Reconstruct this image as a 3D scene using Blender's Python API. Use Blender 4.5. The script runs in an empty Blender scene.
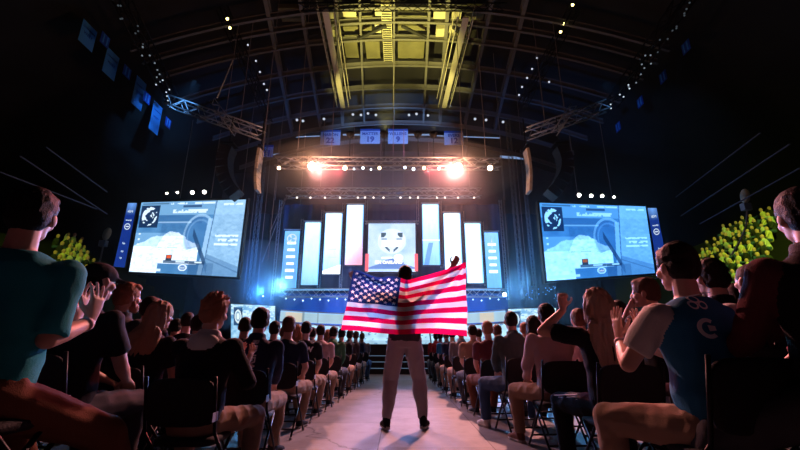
import bpy, bmesh, math, random
import numpy as np
from mathutils import Vector, Matrix, noise
from mathutils.bvhtree import BVHTree

random.seed(7)
rng = np.random.default_rng(5)
SC = bpy.context.scene
COL = SC.collection
V = Vector
PI = math.pi

# ------------------------------------------------------------------ camera
CAM_Z = 0.90
PITCH = math.radians(16.6)
SP, CP = math.sin(PITCH), math.cos(PITCH)
cam_d = bpy.data.cameras.new('camera'); cam = bpy.data.objects.new('camera', cam_d); COL.objects.link(cam)
cam.location = (0, 0, CAM_Z); cam.rotation_euler = (PI / 2 + PITCH, 0, 0)
cam_d.sensor_width = 36; cam_d.lens = 18; cam_d.clip_end = 200; cam_d.clip_start = 0.05
SC.camera = cam
SC.view_settings.view_transform = 'Standard'; SC.view_settings.look = 'None'
SC.view_settings.exposure = 0.0; SC.view_settings.gamma = 1.0; SC.view_settings.use_curve_mapping = False

def ray(u, v):
    dx = (u - 400) / 400.0; dy = (225 - v) / 400.0
    return V((dx, CP - dy * SP, SP + dy * CP))
def P(u, v, Y):
    r = ray(u, v); s = Y / r.y
    return V((r.x * s, Y, CAM_Z + r.z * s))
def PXX(u, v, X):
    r = ray(u, v); s = X / r.x
    return V((X, r.y * s, CAM_Z + r.z * s))
def PZ(u, v, Z):
    r = ray(u, v); s = (Z - CAM_Z) / r.z
    return V((r.x * s, r.y * s, Z))

# ------------------------------------------------------------------ materials
MC = {}
def mat(name, col, rough=0.8, metal=0.0, bump=0.0, bscale=40.0, vary=0.0, vscale=6.0, emit=None, estr=0.0, sheen=0.0, spec=0.3):
    if name in MC: return MC[name]
    m = bpy.data.materials.new(name); m.use_nodes = True
    nt = m.node_tree; b = nt.nodes['Principled BSDF']
    b.inputs['Base Color'].default_value = (*col, 1); b.inputs['Roughness'].default_value = rough
    b.inputs['Metallic'].default_value = metal
    b.inputs['Specular IOR Level'].default_value = spec
    if sheen: b.inputs['Sheen Weight'].default_value = sheen
    if emit: b.inputs['Emission Color'].default_value = (*emit, 1); b.inputs['Emission Strength'].default_value = estr
    tc = nt.nodes.new('ShaderNodeTexCoord')
    if vary:
        n = nt.nodes.new('ShaderNodeTexNoise'); n.inputs['Scale'].default_value = vscale; n.inputs['Detail'].default_value = 4
        mx = nt.nodes.new('ShaderNodeMix'); mx.data_type = 'RGBA'
        mx.inputs[6].default_value = (*[c * (1 - vary) for c in col], 1); mx.inputs[7].default_value = (*[min(1, c * (1 + vary)) for c in col], 1)
        nt.links.new(tc.outputs['Object'], n.inputs['Vector']); nt.links.new(n.outputs['Fac'], mx.inputs[0]); nt.links.new(mx.outputs[2], b.inputs['Base Color'])
    if bump:
        n = nt.nodes.new('ShaderNodeTexNoise'); n.inputs['Scale'].default_value = bscale; n.inputs['Detail'].default_value = 3
        bp = nt.nodes.new('ShaderNodeBump'); bp.inputs['Strength'].default_value = bump; bp.inputs['Distance'].default_value = 0.01
        nt.links.new(tc.outputs['Object'], n.inputs['Vector']); nt.links.new(n.outputs['Fac'], bp.inputs['Height']); nt.links.new(bp.outputs['Normal'], b.inputs['Normal'])
    MC[name] = m; return m

def emat(name, strength):
    """a screen: shows the picture stored on its own faces"""
    if name in MC: return MC[name]
    m = bpy.data.materials.new(name); m.use_nodes = True; nt = m.node_tree; nt.nodes.clear()
    o = nt.nodes.new('ShaderNodeOutputMaterial'); e = nt.nodes.new('ShaderNodeEmission'); a = nt.nodes.new('ShaderNodeAttribute'); a.attribute_name = 'picture'
    e.inputs['Strength'].default_value = strength
    nt.links.new(a.outputs['Color'], e.inputs['Color']); nt.links.new(e.outputs[0], o.inputs[0]); MC[name] = m; return m
def glow(name, col, s):
    if name in MC: return MC[name]
    m = bpy.data.materials.new(name); m.use_nodes = True; nt = m.node_tree; nt.nodes.clear()
    o = nt.nodes.new('ShaderNodeOutputMaterial'); e = nt.nodes.new('ShaderNodeEmission')
    e.inputs['Color'].default_value = (*col, 1); e.inputs['Strength'].default_value = s
    nt.links.new(e.outputs[0], o.inputs[0]); MC[name] = m; return m

# ------------------------------------------------------------------ objects
def tag(o, label=None, cat=None, group=None, kind=None):
    if label: o['label'] = label
    if cat: o['category'] = cat
    if group: o['group'] = group
    if kind: o['kind'] = kind
    return o
def empty(name, loc=(0, 0, 0), rz=0.0):
    o = bpy.data.objects.new(name, None); COL.objects.link(o); o.location = loc; o.rotation_euler = (0, 0, rz); o.empty_display_size = .1
    return o
def link(name, me, parent=None, mats=None):
    o = bpy.data.objects.new(name, me); COL.objects.link(o)
    if mats:
        for m in mats: me.materials.append(m)
    if parent: o.parent = parent
    return o
def copy_tree(o, parent=None):
    c = o.copy(); COL.objects.link(c)
    if parent: c.parent = parent
    for ch in o.children: copy_tree(ch, c)
    return c

class MB:
    def __init__(s): s.v = []; s.f = []; s.m = []; s.cur = 0
    def add(s, vs, fs):
        b = len(s.v); s.v += [tuple(x) for x in vs]; s.f += [tuple(b + i for i in f) for f in fs]; s.m += [s.cur] * len(fs); return s
    def box(s, c, d, M=None):
        x, y, z = [k / 2 for k in d]
        vs = [V((i * x, j * y, k * z)) for k in (-1, 1) for j in (-1, 1) for i in (-1, 1)]
        if M: vs = [M @ q for q in vs]
        vs = [q + V(c) for q in vs]
        return s.add(vs, [(0, 2, 3, 1), (4, 5, 7, 6), (0, 1, 5, 4), (2, 6, 7, 3), (0, 4, 6, 2), (1, 3, 7, 5)])
    def quad(s, a, b, c, d): return s.add([a, b, c, d], [(0, 1, 2, 3)])
    def slab(s, a, b, c, d, t):
        n = ((V(b) - V(a)).cross(V(d) - V(a))).normalized() * t
        vs = [V(a), V(b), V(c), V(d)]; vs += [q + n for q in vs]
        return s.add(vs, [(3, 2, 1, 0), (4, 5, 6, 7), (0, 1, 5, 4), (1, 2, 6, 5), (2, 3, 7, 6), (3, 0, 4, 7)])
    def cyl(s, a, b, r, r2=None, n=8):
        a = V(a); b = V(b); r2 = r if r2 is None else r2
        d = (b - a).normalized(); x = d.orthogonal().normalized(); y = d.cross(x)
        vs = []
        for (c, rr) in ((a, r), (b, r2)):
            for i in range(n):
                t = 2 * PI * i / n; vs.append(c + x * math.cos(t) * rr + y * math.sin(t) * rr)
        fs = [(i, (i + 1) % n, n + (i + 1) % n, n + i) for i in range(n)] + [tuple(range(n - 1, -1, -1)), tuple(range(n, 2 * n))]
        return s.add(vs, fs)
    def tube(s, pts, r, n=6):
        for a, b in zip(pts[:-1], pts[1:]): s.cyl(a, b, r, n=n)
        return s
    def loft(s, rings, n=14, sq=1.0):
        """rings: (centre, half vector x, half vector y)"""
        vs = []
        for (c, hx, hy) in rings:
            for i in range(n):
                t = 2 * PI * i / n; ct, st = math.cos(t), math.sin(t)
                ct = math.copysign(abs(ct) ** sq, ct); st = math.copysign(abs(st) ** sq, st)
                vs.append(V(c) + V(hx) * ct + V(hy) * st)
        fs = []
        for k in range(len(rings) - 1):
            for i in range(n): fs.append((k * n + i, k * n + (i + 1) % n, (k + 1) * n + (i + 1) % n, (k + 1) * n + i))
        fs.append(tuple(range(n - 1, -1, -1))); e = (len(rings) - 1) * n; fs.append(tuple(range(e, e + n)))
        return s.add(vs, fs)
    def ell(s, c, r, M=None, nu=14, nv=9):
        vs = []; 
        for j in range(1, nv):
            p = PI * j / nv
            for i in range(nu):
                t = 2 * PI * i / nu; vs.append(V((r[0] * math.sin(p) * math.cos(t), r[1] * math.sin(p) * math.sin(t), -r[2] * math.cos(p))))
        vs += [V((0, 0, -r[2])), V((0, 0, r[2]))]
        if M: vs = [M @ q for q in vs]
        vs = [q + V(c) for q in vs]; fs = []
        for j in range(nv - 2):
            for i in range(nu): fs.append((j * nu + i, j * nu + (i + 1) % nu, (j + 1) * nu + (i + 1) % nu, (j + 1) * nu + i))
        bt, tp = len(vs) - 2, len(vs) - 1; e = (nv - 2) * nu
        for i in range(nu): fs.append((bt, (i + 1) % nu, i)); fs.append((tp, e + i, e + (i + 1) % nu))
        return s.add(vs, fs)
    def cap(s, a, b, ra, rb, n=10):
        """rounded tapering limb"""
        a = V(a); b = V(b); d = b - a
        if d.length < 1e-5: return s.ell(a, (ra,) * 3)
        d.normalize(); x = d.orthogonal().normalized(); y = d.cross(x); rings = []
        for k in range(5):
            t = PI / 2 * (1 - k / 4.0) * 0.96
            rings.append((a - d * ra * math.sin(t), x * ra * math.cos(t), y * ra * math.cos(t)))
        for k in range(5):
            t = PI / 2 * (k / 4.0) * 0.96
            rings.append((b + d * rb * math.sin(t), x * rb * math.cos(t), y * rb * math.cos(t)))
        return s.loft(rings, n)
    def frus(s, a, b, ra, rb, n=14, flat=1.0, up=None):
        """cloth tube with clean cut ends"""
        a = V(a); b = V(b); d = (b - a).normalized(); x = (V(up) - d * d.dot(V(up))).normalized() if up else d.orthogonal().normalized(); y = d.cross(x)
        return s.loft([(a.lerp(b, k), x * (ra + (rb - ra) * k), y * (ra + (rb - ra) * k) * flat) for k in (0, .33, .66, 1)], n)
    def mesh(s, name, mats=()):
        me = bpy.data.meshes.new(name); me.from_pydata(s.v, [], s.f)
        for m in mats: me.materials.append(m)
        if len(mats) > 1: me.polygons.foreach_set('material_index', s.m)
        me.update(); return me
    def build(s, name, m, parent=None, smooth=False, bevel=0.0):
        me = s.mesh(name, m if isinstance(m, (list, tuple)) else [m])
        if smooth: me.polygons.foreach_set('use_smooth', [True] * len(me.polygons))
        o = link(name, me, parent)
        if bevel:
            md = o.modifiers.new('bevel', 'BEVEL'); md.width = bevel; md.segments = 2
        return o

def weld(mb, name, mats, voxel, smooth=4, noise_amp=0.0, noise_scale=8.0, seed=0, mask=None):
    """union of the closed shapes in mb as ONE continuous skin, each face keeping the colour of the nearest shape"""
    src = mb.mesh(name + '_src'); o = bpy.data.objects.new('tmp', src); COL.objects.link(o)
    r = o.modifiers.new('r', 'REMESH'); r.mode = 'VOXEL'; r.voxel_size = voxel
    if smooth:
        sm = o.modifiers.new('s', 'SMOOTH'); sm.factor = .5; sm.iterations = smooth
    dg = bpy.context.evaluated_depsgraph_get(); me = bpy.data.meshes.new_from_object(o.evaluated_get(dg))
    bpy.data.objects.remove(o)
    me.name = name; me.materials.clear()
    for m in mats: me.materials.append(m)
    if len(mats) > 1:
        bv = BVHTree.FromPolygons([V(q) for q in mb.v], mb.f)
        idx = []
        for p in me.polygons:
            h = bv.find_nearest(p.center); idx.append(mb.m[h[2]] if h[2] is not None else 0)
        me.polygons.foreach_set('material_index', idx)
    else: me.polygons.foreach_set('material_index', [0] * len(me.polygons))
    if noise_amp:
        nrm = [v.normal.copy() for v in me.vertices]
        for v, n in zip(me.vertices, nrm):
            q = v.co * noise_scale + V((seed * 3.1, seed, 0)); q.z *= mask or 1.0
            a = 1 - abs(noise.noise(q)) * 2.2 + .5 * noise.noise(q * 2.3)
            v.co += n * a * noise_amp
    me.polygons.foreach_set('use_smooth', [True] * len(me.polygons)); me.update()
    bpy.data.meshes.remove(src)
    return me

def picture(name, corners, fn, nx, ny, m, parent=None):
    """flat screen; corners: bottom-left, bottom-right, top-right, top-left; fn(s, t) -> rgb arrays"""
    bl, br, tr, tl = [np.array(c) for c in corners]
    S, T = np.meshgrid(np.linspace(0, 1, nx + 1), np.linspace(0, 1, ny + 1))
    s = S.ravel()[:, None]; t = T.ravel()[:, None]
    co = (bl * (1 - s) + br * s) * (1 - t) + (tl * (1 - s) + tr * s) * t
    fs = [(j * (nx + 1) + i, j * (nx + 1) + i + 1, (j + 1) * (nx + 1) + i + 1, (j + 1) * (nx + 1) + i) for j in range(ny) for i in range(nx)]
    me = bpy.data.meshes.new(name); me.from_pydata([tuple(c) for c in co], [], fs)
    col = np.ones((len(co), 4)); col[:, :3] = np.clip(fn(s[:, 0], t[:, 0]), 0, 20)
    a = me.color_attributes.new('picture', 'FLOAT_COLOR', 'POINT'); a.data.foreach_set('color', col.astype(np.float32).ravel())
    return link(name, me, parent, [m])

_fc = {}
def text_mesh(body, size=1.0, ext=0.0, bold=0.0):
    k = (body, size, ext, bold)
    if k in _fc: return _fc[k]
    c = bpy.data.curves.new('t', 'FONT'); c.body = body; c.size = size; c.extrude = ext; c.offset = bold; c.align_x = 'CENTER'; c.align_y = 'CENTER'; c.resolution_u = 3
    o = bpy.data.objects.new('t', c); COL.objects.link(o); dg = bpy.context.evaluated_depsgraph_get()
    me = bpy.data.meshes.new_from_object(o.evaluated_get(dg)); bpy.data.objects.remove(o); _fc[k] = me; return me
def text_on(name, body, size, origin, xdir, ydir, m, parent, bold=0.0):
    me = text_mesh(body, size, .004, bold).copy(); X = V(xdir).normalized(); Y = V(ydir).normalized(); Z = X.cross(Y)
    for v in me.vertices: v.co = V(origin) + X * v.co.x + Y * v.co.y + Z * v.co.z
    me.materials.clear(); me.name = name
    return link(name, me, parent, [m])

def srgb(r, g, b): return tuple(((c / 255) / 12.92 if c / 255 <= .04045 else ((c / 255 + .055) / 1.055) ** 2.4) for c in (r, g, b))

black_metal = mat('black_metal', (.012, .012, .015), .45, .6)
steel = mat('steel', (.5, .5, .53), .4, .6)
grey_steel = mat('grey_paint_steel', (.17, .17, .18), .6, .1)
dark_fab = mat('black_upholstery', (.010, .010, .013), .75, bump=.4, bscale=120)

# ------------------------------------------------------------------ people
def ik(a, t, l1, l2, hint):
    a = V(a); t = V(t); d = t - a; L = min(d.length, (l1 + l2) * .995); d.normalize(); t2 = a + d * L
    k = (l1 * l1 - l2 * l2 + L * L) / (2 * L); h = math.sqrt(max(0, l1 * l1 - k * k))
    hv = V(hint) - d * V(hint).dot(d)
    hv = hv.normalized() if hv.length > 1e-4 else d.orthogonal().normalized()
    return a + d * k + hv * h, t2

def hand(mb, W, D, N, thumb, curl=.35, spread=.12, k=1.0, fr=.0088):
    """palm, four unequal fingers with knuckle bends, thumb off the side; D fingers, N palm side, thumb: side the thumb is on"""
    W = V(W); D = V(D).normalized(); N = V(N); N = (N - D * N.dot(D)).normalized(); T = V(thumb); T = (T - D * T.dot(D) - N * T.dot(N)).normalized()
    mb.loft([(W - D * .02, T * .026 * k, N * .020 * k), (W + D * .02 * k, T * .033 * k, N * .018 * k), (W + D * .06 * k, T * .041 * k, N * .015 * k), (W + D * .093 * k, T * .039 * k, N * .012 * k)], 12, .8)
    for off, ln in ((.030, .070), (.010, .079), (-.011, .073), (-.031, .057)):
        p = W + D * .086 * k + T * off * k; d = (D + T * (off / .03) * spread).normalized(); n = N.copy(); r = fr * k
        for j, sg in enumerate((.44, .31, .25)):
            ang = curl * (.6 if j == 0 else 1.0); c, s_ = math.cos(ang), math.sin(ang)
            d, n = (d * c + n * s_).normalized(), (n * c - d * s_).normalized()
            q = p + d * ln * sg * k; mb.cap(p, q, r, r * .93, 8); p = q; r *= .93
    base = W + D * .022 * k + T * .024 * k
    m1 = base + (T * .75 + D * .6 + N * .35).normalized() * .040 * k
    m2 = m1 + (T * .35 + D * .9 + N * (.2 + curl * .6)).normalized() * .030 * k
    m3 = m2 + (T * (.1 - curl * .4) + D * .8 + N * (.3 + curl * .6)).normalized() * .024 * k
    mb.cap(base, m1, .0145 * k, .0115 * k, 8); mb.cap(m1, m2, .0112 * k, .0100 * k, 8); mb.cap(m2, m3, .0100 * k, .0085 * k, 8)

def rotm(yaw=0.0, pitch=0.0, roll=0.0):
    return Matrix.Rotation(yaw, 3, 'Z') @ Matrix.Rotation(pitch, 3, 'X') @ Matrix.Rotation(roll, 3, 'Y')

def make_body(key, sit=True, lean=.12, twist=0.0, head=(0, 0, 0), hands=None, elbows=None, hk=None, knees=.16, feet=.14, foot_y=.44, leg_l=None, leg_r=None,
              hair='short', sleeve='short', top_vox=.011, vox=.008, voxh=None, bulk=1.0, collar=False, seed=0, legs='trousers', wear=6.0, cap=False, beard=False, hem=.0, band=False, hood=False, slv=.72):
    """returns ([(part name, mesh)], height). Local frame: facing +Y, floor at z 0. Slots: body skin, eye, lip"""
    F = {}
    hipz = .55 if sit else .985
    S = rotm(twist) @ V((0, math.sin(lean), math.cos(lean)))
    R = rotm(twist); X = R @ V((1, 0, 0)); Yv = S.cross(X) * -1; Yv = X.cross(S) * -1
    Yv = S.cross(X)      # forward of the chest
    Yv = Yv if Yv.y > 0 else -Yv
    P0 = V((0, 0, hipz)); 
    def at(h, x=0.0, y=0.0): return P0 + S * h + X * x + Yv * y
    hx = V((1, 0, 0))
    B = bulk
    trunk = [(P0 + V((0, 0, -.09)), hx * .13 * B, V((0, 1, 0)) * .10), (P0 + V((0, 0, 0)), hx * .168 * B, V((0, 1, 0)) * .122),
             (at(.10), X * .155 * B, Yv * .112 * B), (at(.22, 0, -.005), X * .148 * B, Yv * .105 * B), (at(.34, 0, -.01), X * .170 * B, Yv * .112 * B), (at(.43, 0, -.012), X * .178 * B, Yv * .105),
             (at(.49, 0, -.015), X * .150, Yv * .085), (at(.53, 0, -.012), X * .095, Yv * .062), (at(.565, 0, -.005), X * .058, Yv * .055)]
    nb = at(.56, 0, -.002)
    HR = R @ rotm(head[0], -head[1] - lean * .5, head[2])
    HR = rotm(twist + head[0], head[1] - lean * .35, head[2])
    hc = nb + S * .055 + HR @ V((0, .022, .105))
    def hd(x, y, z): return hc + HR @ V((x, y, z))
    def head_shape(mb):
        mb.cur = 0
        mb.ell(hd(0, -.008, .02), (.076, .096, .098), HR); mb.ell(hd(0, .012, -.02), (.066, .076, .085), HR)
        mb.ell(hd(0, .034, -.066), (.053, .052, .040), HR); mb.ell(hd(0, .068, -.092), (.022, .020, .018), HR)
        mb.ell(hd(0, .070, .022), (.050, .020, .014), HR)
        for sx in (-1, 1):
            mb.ell(hd(.040 * sx, .058, -.024), (.026, .026, .024), HR)
            E = HR @ rotm(0, 0, 0)
            mb.ell(hd(.080 * sx, -.004, -.008), (.010, .020, .032), HR @ rotm(-.35 * sx, .15, 0)); mb.ell(hd(.076 * sx, .0, -.028), (.008, .012, .014), HR)
        mb.loft([(hd(0, .083, .018), HR @ V((.008, 0, 0)), HR @ V((0, .006, .004))), (hd(0, .100, -.008), HR @ V((.011, 0, 0)), HR @ V((0, .010, .006))), (hd(0, .103, -.028), HR @ V((.018, 0, 0)), HR @ V((0, .016, .006))), (hd(0, .088, -.036), HR @ V((.012, 0, 0)), HR @ V((0, .008, .003)))], 8)
        mb.cur = 1
        for sx in (-1, 1): mb.ell(hd(.031 * sx, .077, .002), (.015, .012, .008), HR, 10, 7)
        mb.cur = 2
        mb.ell(hd(0, .088, -.056), (.024, .010, .005), HR, 10, 6); mb.ell(hd(0, .086, -.066), (.020, .010, .006), HR, 10, 6)
        mb.cur = 0
        mb.cap(nb - S * .05 + Yv * -.005, hd(0, -.025, -.055), .060, .054, 12)
    body = MB(); body.loft(trunk, 18, .9); head_shape(body)
    # arms
    hands = hands or {'L': V((-.10, .34, .62)), 'R': V((.10, .34, .62))}
    hk = hk or {}
    elbows = elbows or {}
    sh = {}; el = {}; wr = {}
    for sd, sx in (('L', -1), ('R', 1)):
        sh[sd] = at(.475, .185 * sx * (B ** .5), -.015)
        el[sd], wr[sd] = ik(sh[sd], hands[sd], .285, .255, elbows.get(sd, V((sx * .6, -.3, -1))))
        body.cap(at(.44, .12 * sx, -.01), sh[sd], .062, .058); body.cap(sh[sd], el[sd], .054, .040); body.cap(el[sd], el[sd].lerp(wr[sd], .35), .040, .041); body.cap(el[sd].lerp(wr[sd], .35), wr[sd], .041, .027)
        h = hk.get(sd, {}); fd = (wr[sd] - el[sd]).normalized()
        D = V(h.get('D', fd)); N = V(h.get('N', (0, 0, -1))); T = V(h.get('T', (-sx, 0, 0)))
        if abs(N.normalized().dot(D.normalized())) > .97: N = V((0, -1, .2))
        hand(body, wr[sd] + D.normalized() * .022, D, N, T, h.get('curl', .35), h.get('spread', .10), h.get('k', 1.03), h.get('fr', .0092))
    # legs
    hip = {'L': P0 + V((-.085, .0, -.03)), 'R': P0 + V((.085, .0, -.03))}
    kn = {}; an = {}
    for sd, sx, lg in (('L', -1, leg_l), ('R', 1, leg_r)):
        if sit:
            a = V(lg) if lg else V((sx * feet, foot_y, .085))
            kn[sd], an[sd] = ik(hip[sd], a, .45, .43, V((sx * knees * 1.2, .6, 1.2)))
        else:
            a = V(lg); kn[sd], an[sd] = ik(hip[sd], a, .46, .44, V((sx * .15, 1, 0)))
        body.cap(hip[sd], kn[sd], .088 * B, .058); body.cap(kn[sd], kn[sd].lerp(an[sd], .3), .057, .056); body.cap(kn[sd].lerp(an[sd], .3), an[sd], .056, .037)
        td = V((sx * .25, 1, 0)).normalized(); body.cap(an[sd] - V((0, .01, .035)), an[sd] + td * .13 - V((0, 0, .05)), .036, .028)
    parts = []
    cut = wear
    body_me = weld(body, key + '_body', [None] * 3, voxh or vox, 3)
    # ---- shirt
    g = MB(); inf = .016
    trunk2 = [(c, hx_ * (1 + inf / hx_.length), hy_ * (1 + inf / hy_.length)) for (c, hx_, hy_) in trunk]
    lo = trunk2[0 if hem > .5 else 1]; st = [(lo[0] - V((0, 0, .04)), lo[1] * 1.03, lo[2] * 1.14), (lo[0] + V((0, 0, .06)), lo[1], lo[2] * 1.10)] + trunk2[2:8]
    if sit: st = [(P0 + V((0, -.005, -.02)), hx * .175 * B, V((0, 1, 0)) * .135)] + trunk2[2:8]
    g.loft(st + [(at(.553, 0, -.005), X * .074, Yv * .068)], 20, .9)
    for sd, sx in (('L', -1), ('R', 1)):
        g.cur = 1
        d = (el[sd] - sh[sd]).normalized()
        g.cap(at(.42, .10 * sx, -.012), sh[sd] - V((0, 0, .008)), .072, .066)
        if sleeve == 'short':
            g.frus(sh[sd] - d * .01, sh[sd].lerp(el[sd], slv), .069, .066)
        else:
            g.cap(sh[sd], el[sd], .070, .056); g.frus(el[sd] - (wr[sd] - el[sd]).normalized() * .01, el[sd].lerp(wr[sd], .95), .056, .040)
            g.cap(el[sd], el[sd].lerp(wr[sd], .2), .056, .054)
        g.cur = 0
    if collar or hood:
        g.cur = 2
        g.loft([(at(.50, 0, -.012), X * .125, Yv * .088), (at(.545, 0, -.008), X * .082, Yv * .078), (at(.595, 0, -.004), X * .072, Yv * .073)], 16)
        if hood: g.ell(at(.50, 0, -.085), (.105, .055, .075), R @ rotm(0, -.3, 0))
        g.cur = 0
    shirt_me = weld(g, key + '_shirt', [None] * 3, top_vox, 3, .0095, wear, seed)
    # ---- trousers
    g = MB()
    if sit: g.loft([(P0 + V((0, .0, -.10)), hx * .150 * B, V((0, 1, 0)) * .125), (P0 + V((0, 0, -.04)), hx * .178 * B, V((0, 1, 0)) * .138), (P0 + V((0, 0, .05)), hx * .168 * B, V((0, 1, 0)) * .128)], 18)
    else: g.loft([(P0 + V((0, 0, -.11)), hx * .155, V((0, 1, 0)) * .125), (P0 + V((0, -.008, -.03)), hx * .180, V((0, 1, 0)) * .142), (P0 + V((0, 0, .06)), hx * .160, V((0, 1, 0)) * .124)], 18)
    for sd, sx in (('L', -1), ('R', 1)):
        h0 = hip[sd] + (V((0, -.01, 0)) if sit else V((0, -.012, -.01)))
        w2 = 0 if sit else .014
        g.cap(h0, kn[sd], .102 * B + w2 * .6, .074 + w2); g.cap(kn[sd], kn[sd].lerp(an[sd], .35), .074 + w2, .068 + w2)
        a2 = kn[sd].lerp(an[sd], .35); a3 = kn[sd].lerp(an[sd], .97)
        g.frus(a2 + (a2 - a3).normalized() * .02, a3, .068 + w2, .058 if legs == 'trousers' else .048)
        if legs == 'jogger': g.frus(a3 + (a2 - a3).normalized() * .045, a3 + (a3 - a2).normalized() * .0, .056, .046)
    pants_me = weld(g, key + '_trousers', [None], top_vox, 3, .0085, 7.0, seed + 9)
    # ---- shoes
    shoes = []
    for sd, sx in (('L', -1), ('R', 1)):
        g = MB(); td = V((sx * .25, 1, 0)).normalized(); sdv = V((td.y, -td.x, 0)); a = V((an[sd].x, an[sd].y, 0)); z0 = an[sd].z - .085; up = V((0, 0, 1))
        def fp(y, z): return a + td * y + up * (z0 + z)
        g.cur = 0
        g.loft([(fp(-.055, .045), sdv * .030, up * .042), (fp(-.02, .058), sdv * .040, up * .056), (fp(.05, .052), sdv * .043, up * .046), (fp(.12, .040), sdv * .048, up * .032), (fp(.18, .034), sdv * .040, up * .022), (fp(.205, .030), sdv * .022, up * .014)], 14, .85)
        g.cap(fp(-.01, .07), fp(.0, .115), .048, .046)
        g.cur = 1
        g.loft([(fp(-.065, .012), sdv * .030, up * .013), (fp(-.03, .012), sdv * .044, up * .014), (fp(.06, .012), sdv * .044, up * .013), (fp(.13, .012), sdv * .052, up * .013), (fp(.20, .014), sdv * .034, up * .012)], 14, .6)
        shoes.append(weld(g, key + '_shoe', [None] * 2, .011, 2))
    # ---- hair
    g = MB(); 
    amp = .008; hs = 22.0; strand = 1.0
    if cap:
        g.ell(hd(0, -.006, .045), (.086, .106, .080), HR); g.ell(hd(0, .02, .045), (.083, .083, .060), HR)
        g.loft([(hd(0, .05, .035), HR @ V((.070, 0, 0)), HR @ V((0, 0, .008))), (hd(0, .12, .030), HR @ V((.062, 0, 0)), HR @ V((0, 0, .006))), (hd(0, .165, .018), HR @ V((.040, 0, 0)), HR @ V((0, 0, .005)))], 14)
        parts.append(('cap', weld(g, key + '_cap', [None], .008, 2))); g = MB()
        g.ell(hd(0, -.040, -.018), (.077, .066, .070), HR); amp = .003
    elif hair == 'buzz':
        g.ell(hd(0, -.016, .032), (.081, .100, .094), HR); g.ell(hd(0, -.040, -.005), (.076, .068, .075), HR); amp = .002
    elif hair == 'short':
        g.ell(hd(0, -.014, .040), (.087, .101, .098), HR); g.ell(hd(0, -.042, -.002), (.082, .072, .082), HR); g.ell(hd(.01, .040, .092), (.060, .050, .034), HR); amp = .004
    elif hair == 'messy':
        g.ell(hd(0, -.014, .044), (.092, .103, .100), HR); g.ell(hd(0, -.045, .0), (.083, .075, .078), HR); g.ell(hd(.0, .055, .108), (.064, .055, .040), HR)
        r2 = random.Random(seed)
        for q in range(46):
            t = r2.uniform(0, 2 * PI); p = r2.uniform(.05, 1.25); n = V((math.sin(p) * math.cos(t), math.sin(p) * math.sin(t), math.cos(p)))
            b0 = V((n.x * .085, -.012 + n.y * .098, .045 + n.z * .094)); b1 = b0 + (n + V((.3, .5, .4)) * r2.uniform(.2, .9)).normalized() * r2.uniform(.022, .040)
            g.cap(hd(*b0), hd(*b1), .014, .005, 6)
        amp = .006
    elif hair in ('long', 'shoulder'):
        g.ell(hd(0, -.014, .038), (.092, .106, .100), HR); g.ell(hd(0, -.048, -.02), (.092, .074, .110), HR)
        ln = .36 if hair == 'long' else .22
        for sx in (-1, -.5, 0, .5, 1):
            g.loft([(hd(.040 * sx, -.050, .07), X * .040, Yv * .045), (hd(.060 * sx, -.062, .0), X * .045, Yv * .05), (hd(.075 * sx, -.075, -.09), X * .045, Yv * .045), (nb + X * .095 * sx + Yv * -.098 - S * .02, X * .048, Yv * .036), (nb + X * .100 * sx + Yv * -.128 - S * ln * .6, X * .042, Yv * .024), (nb + X * .085 * sx + Yv * -.120 - S * (ln * (1 - .12 * abs(sx))), X * .020, Yv * .010)], 12)
        for sx in (-1, 1): g.cap(hd(.080 * sx, -.005, .01), hd(.088 * sx, -.01, -.11), .024, .022)
        amp = .013; hs = 30; strand = .10
    elif hair == 'bun':
        g.ell(hd(0, -.014, .036), (.086, .103, .095), HR); g.ell(hd(0, -.046, -.01), (.080, .072, .082), HR); g.ell(hd(0, -.125, .045), (.038, .036, .036), HR)
    parts.append(('hair', weld(g, key + '_hair', [None], .0075 if vox < .012 else .012, 2, amp, hs, seed + 4, strand)))
    if beard:
        g = MB(); g.ell(hd(0, .040, -.075), (.060, .055, .040), HR); g.ell(hd(0, .075, -.095), (.030, .025, .026), HR)
        for sx in (-1, 1): g.cap(hd(.064 * sx, .02, -.02), hd(.058 * sx, .03, -.06), .016, .02)
        parts.append(('beard', weld(g, key + '_beard', [None], .0075, 1, .005, 40, seed)))
    if band:
        sd = band; d = (wr[sd] - el[sd]).normalized(); c = wr[sd] - d * .02; g = MB(); x = d.orthogonal().normalized(); y = d.cross(x)
        g.loft([(c - d * .012, x * .034, y * .034), (c + d * .012, x * .032, y * .032)], 20)
        me = g.mesh(key + '_band'); me.polygons.foreach_set('use_smooth', [True] * len(me.polygons)); me.materials.append(None); parts.append(('wristband', me))
    parts += [('shirt', shirt_me), ('trousers', pants_me), ('shoe', shoes[0]), ('shoe', shoes[1])]
    H = max(v.co.z for n, me in parts if n in ('hair', 'cap') for v in me.vertices)
    return dict(body=body_me, parts=parts, H=H, j=dict(sh=sh, el=el, wr=wr, kn=kn, an=an, hc=hc, HR=HR, nb=nb, at=at))

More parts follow.
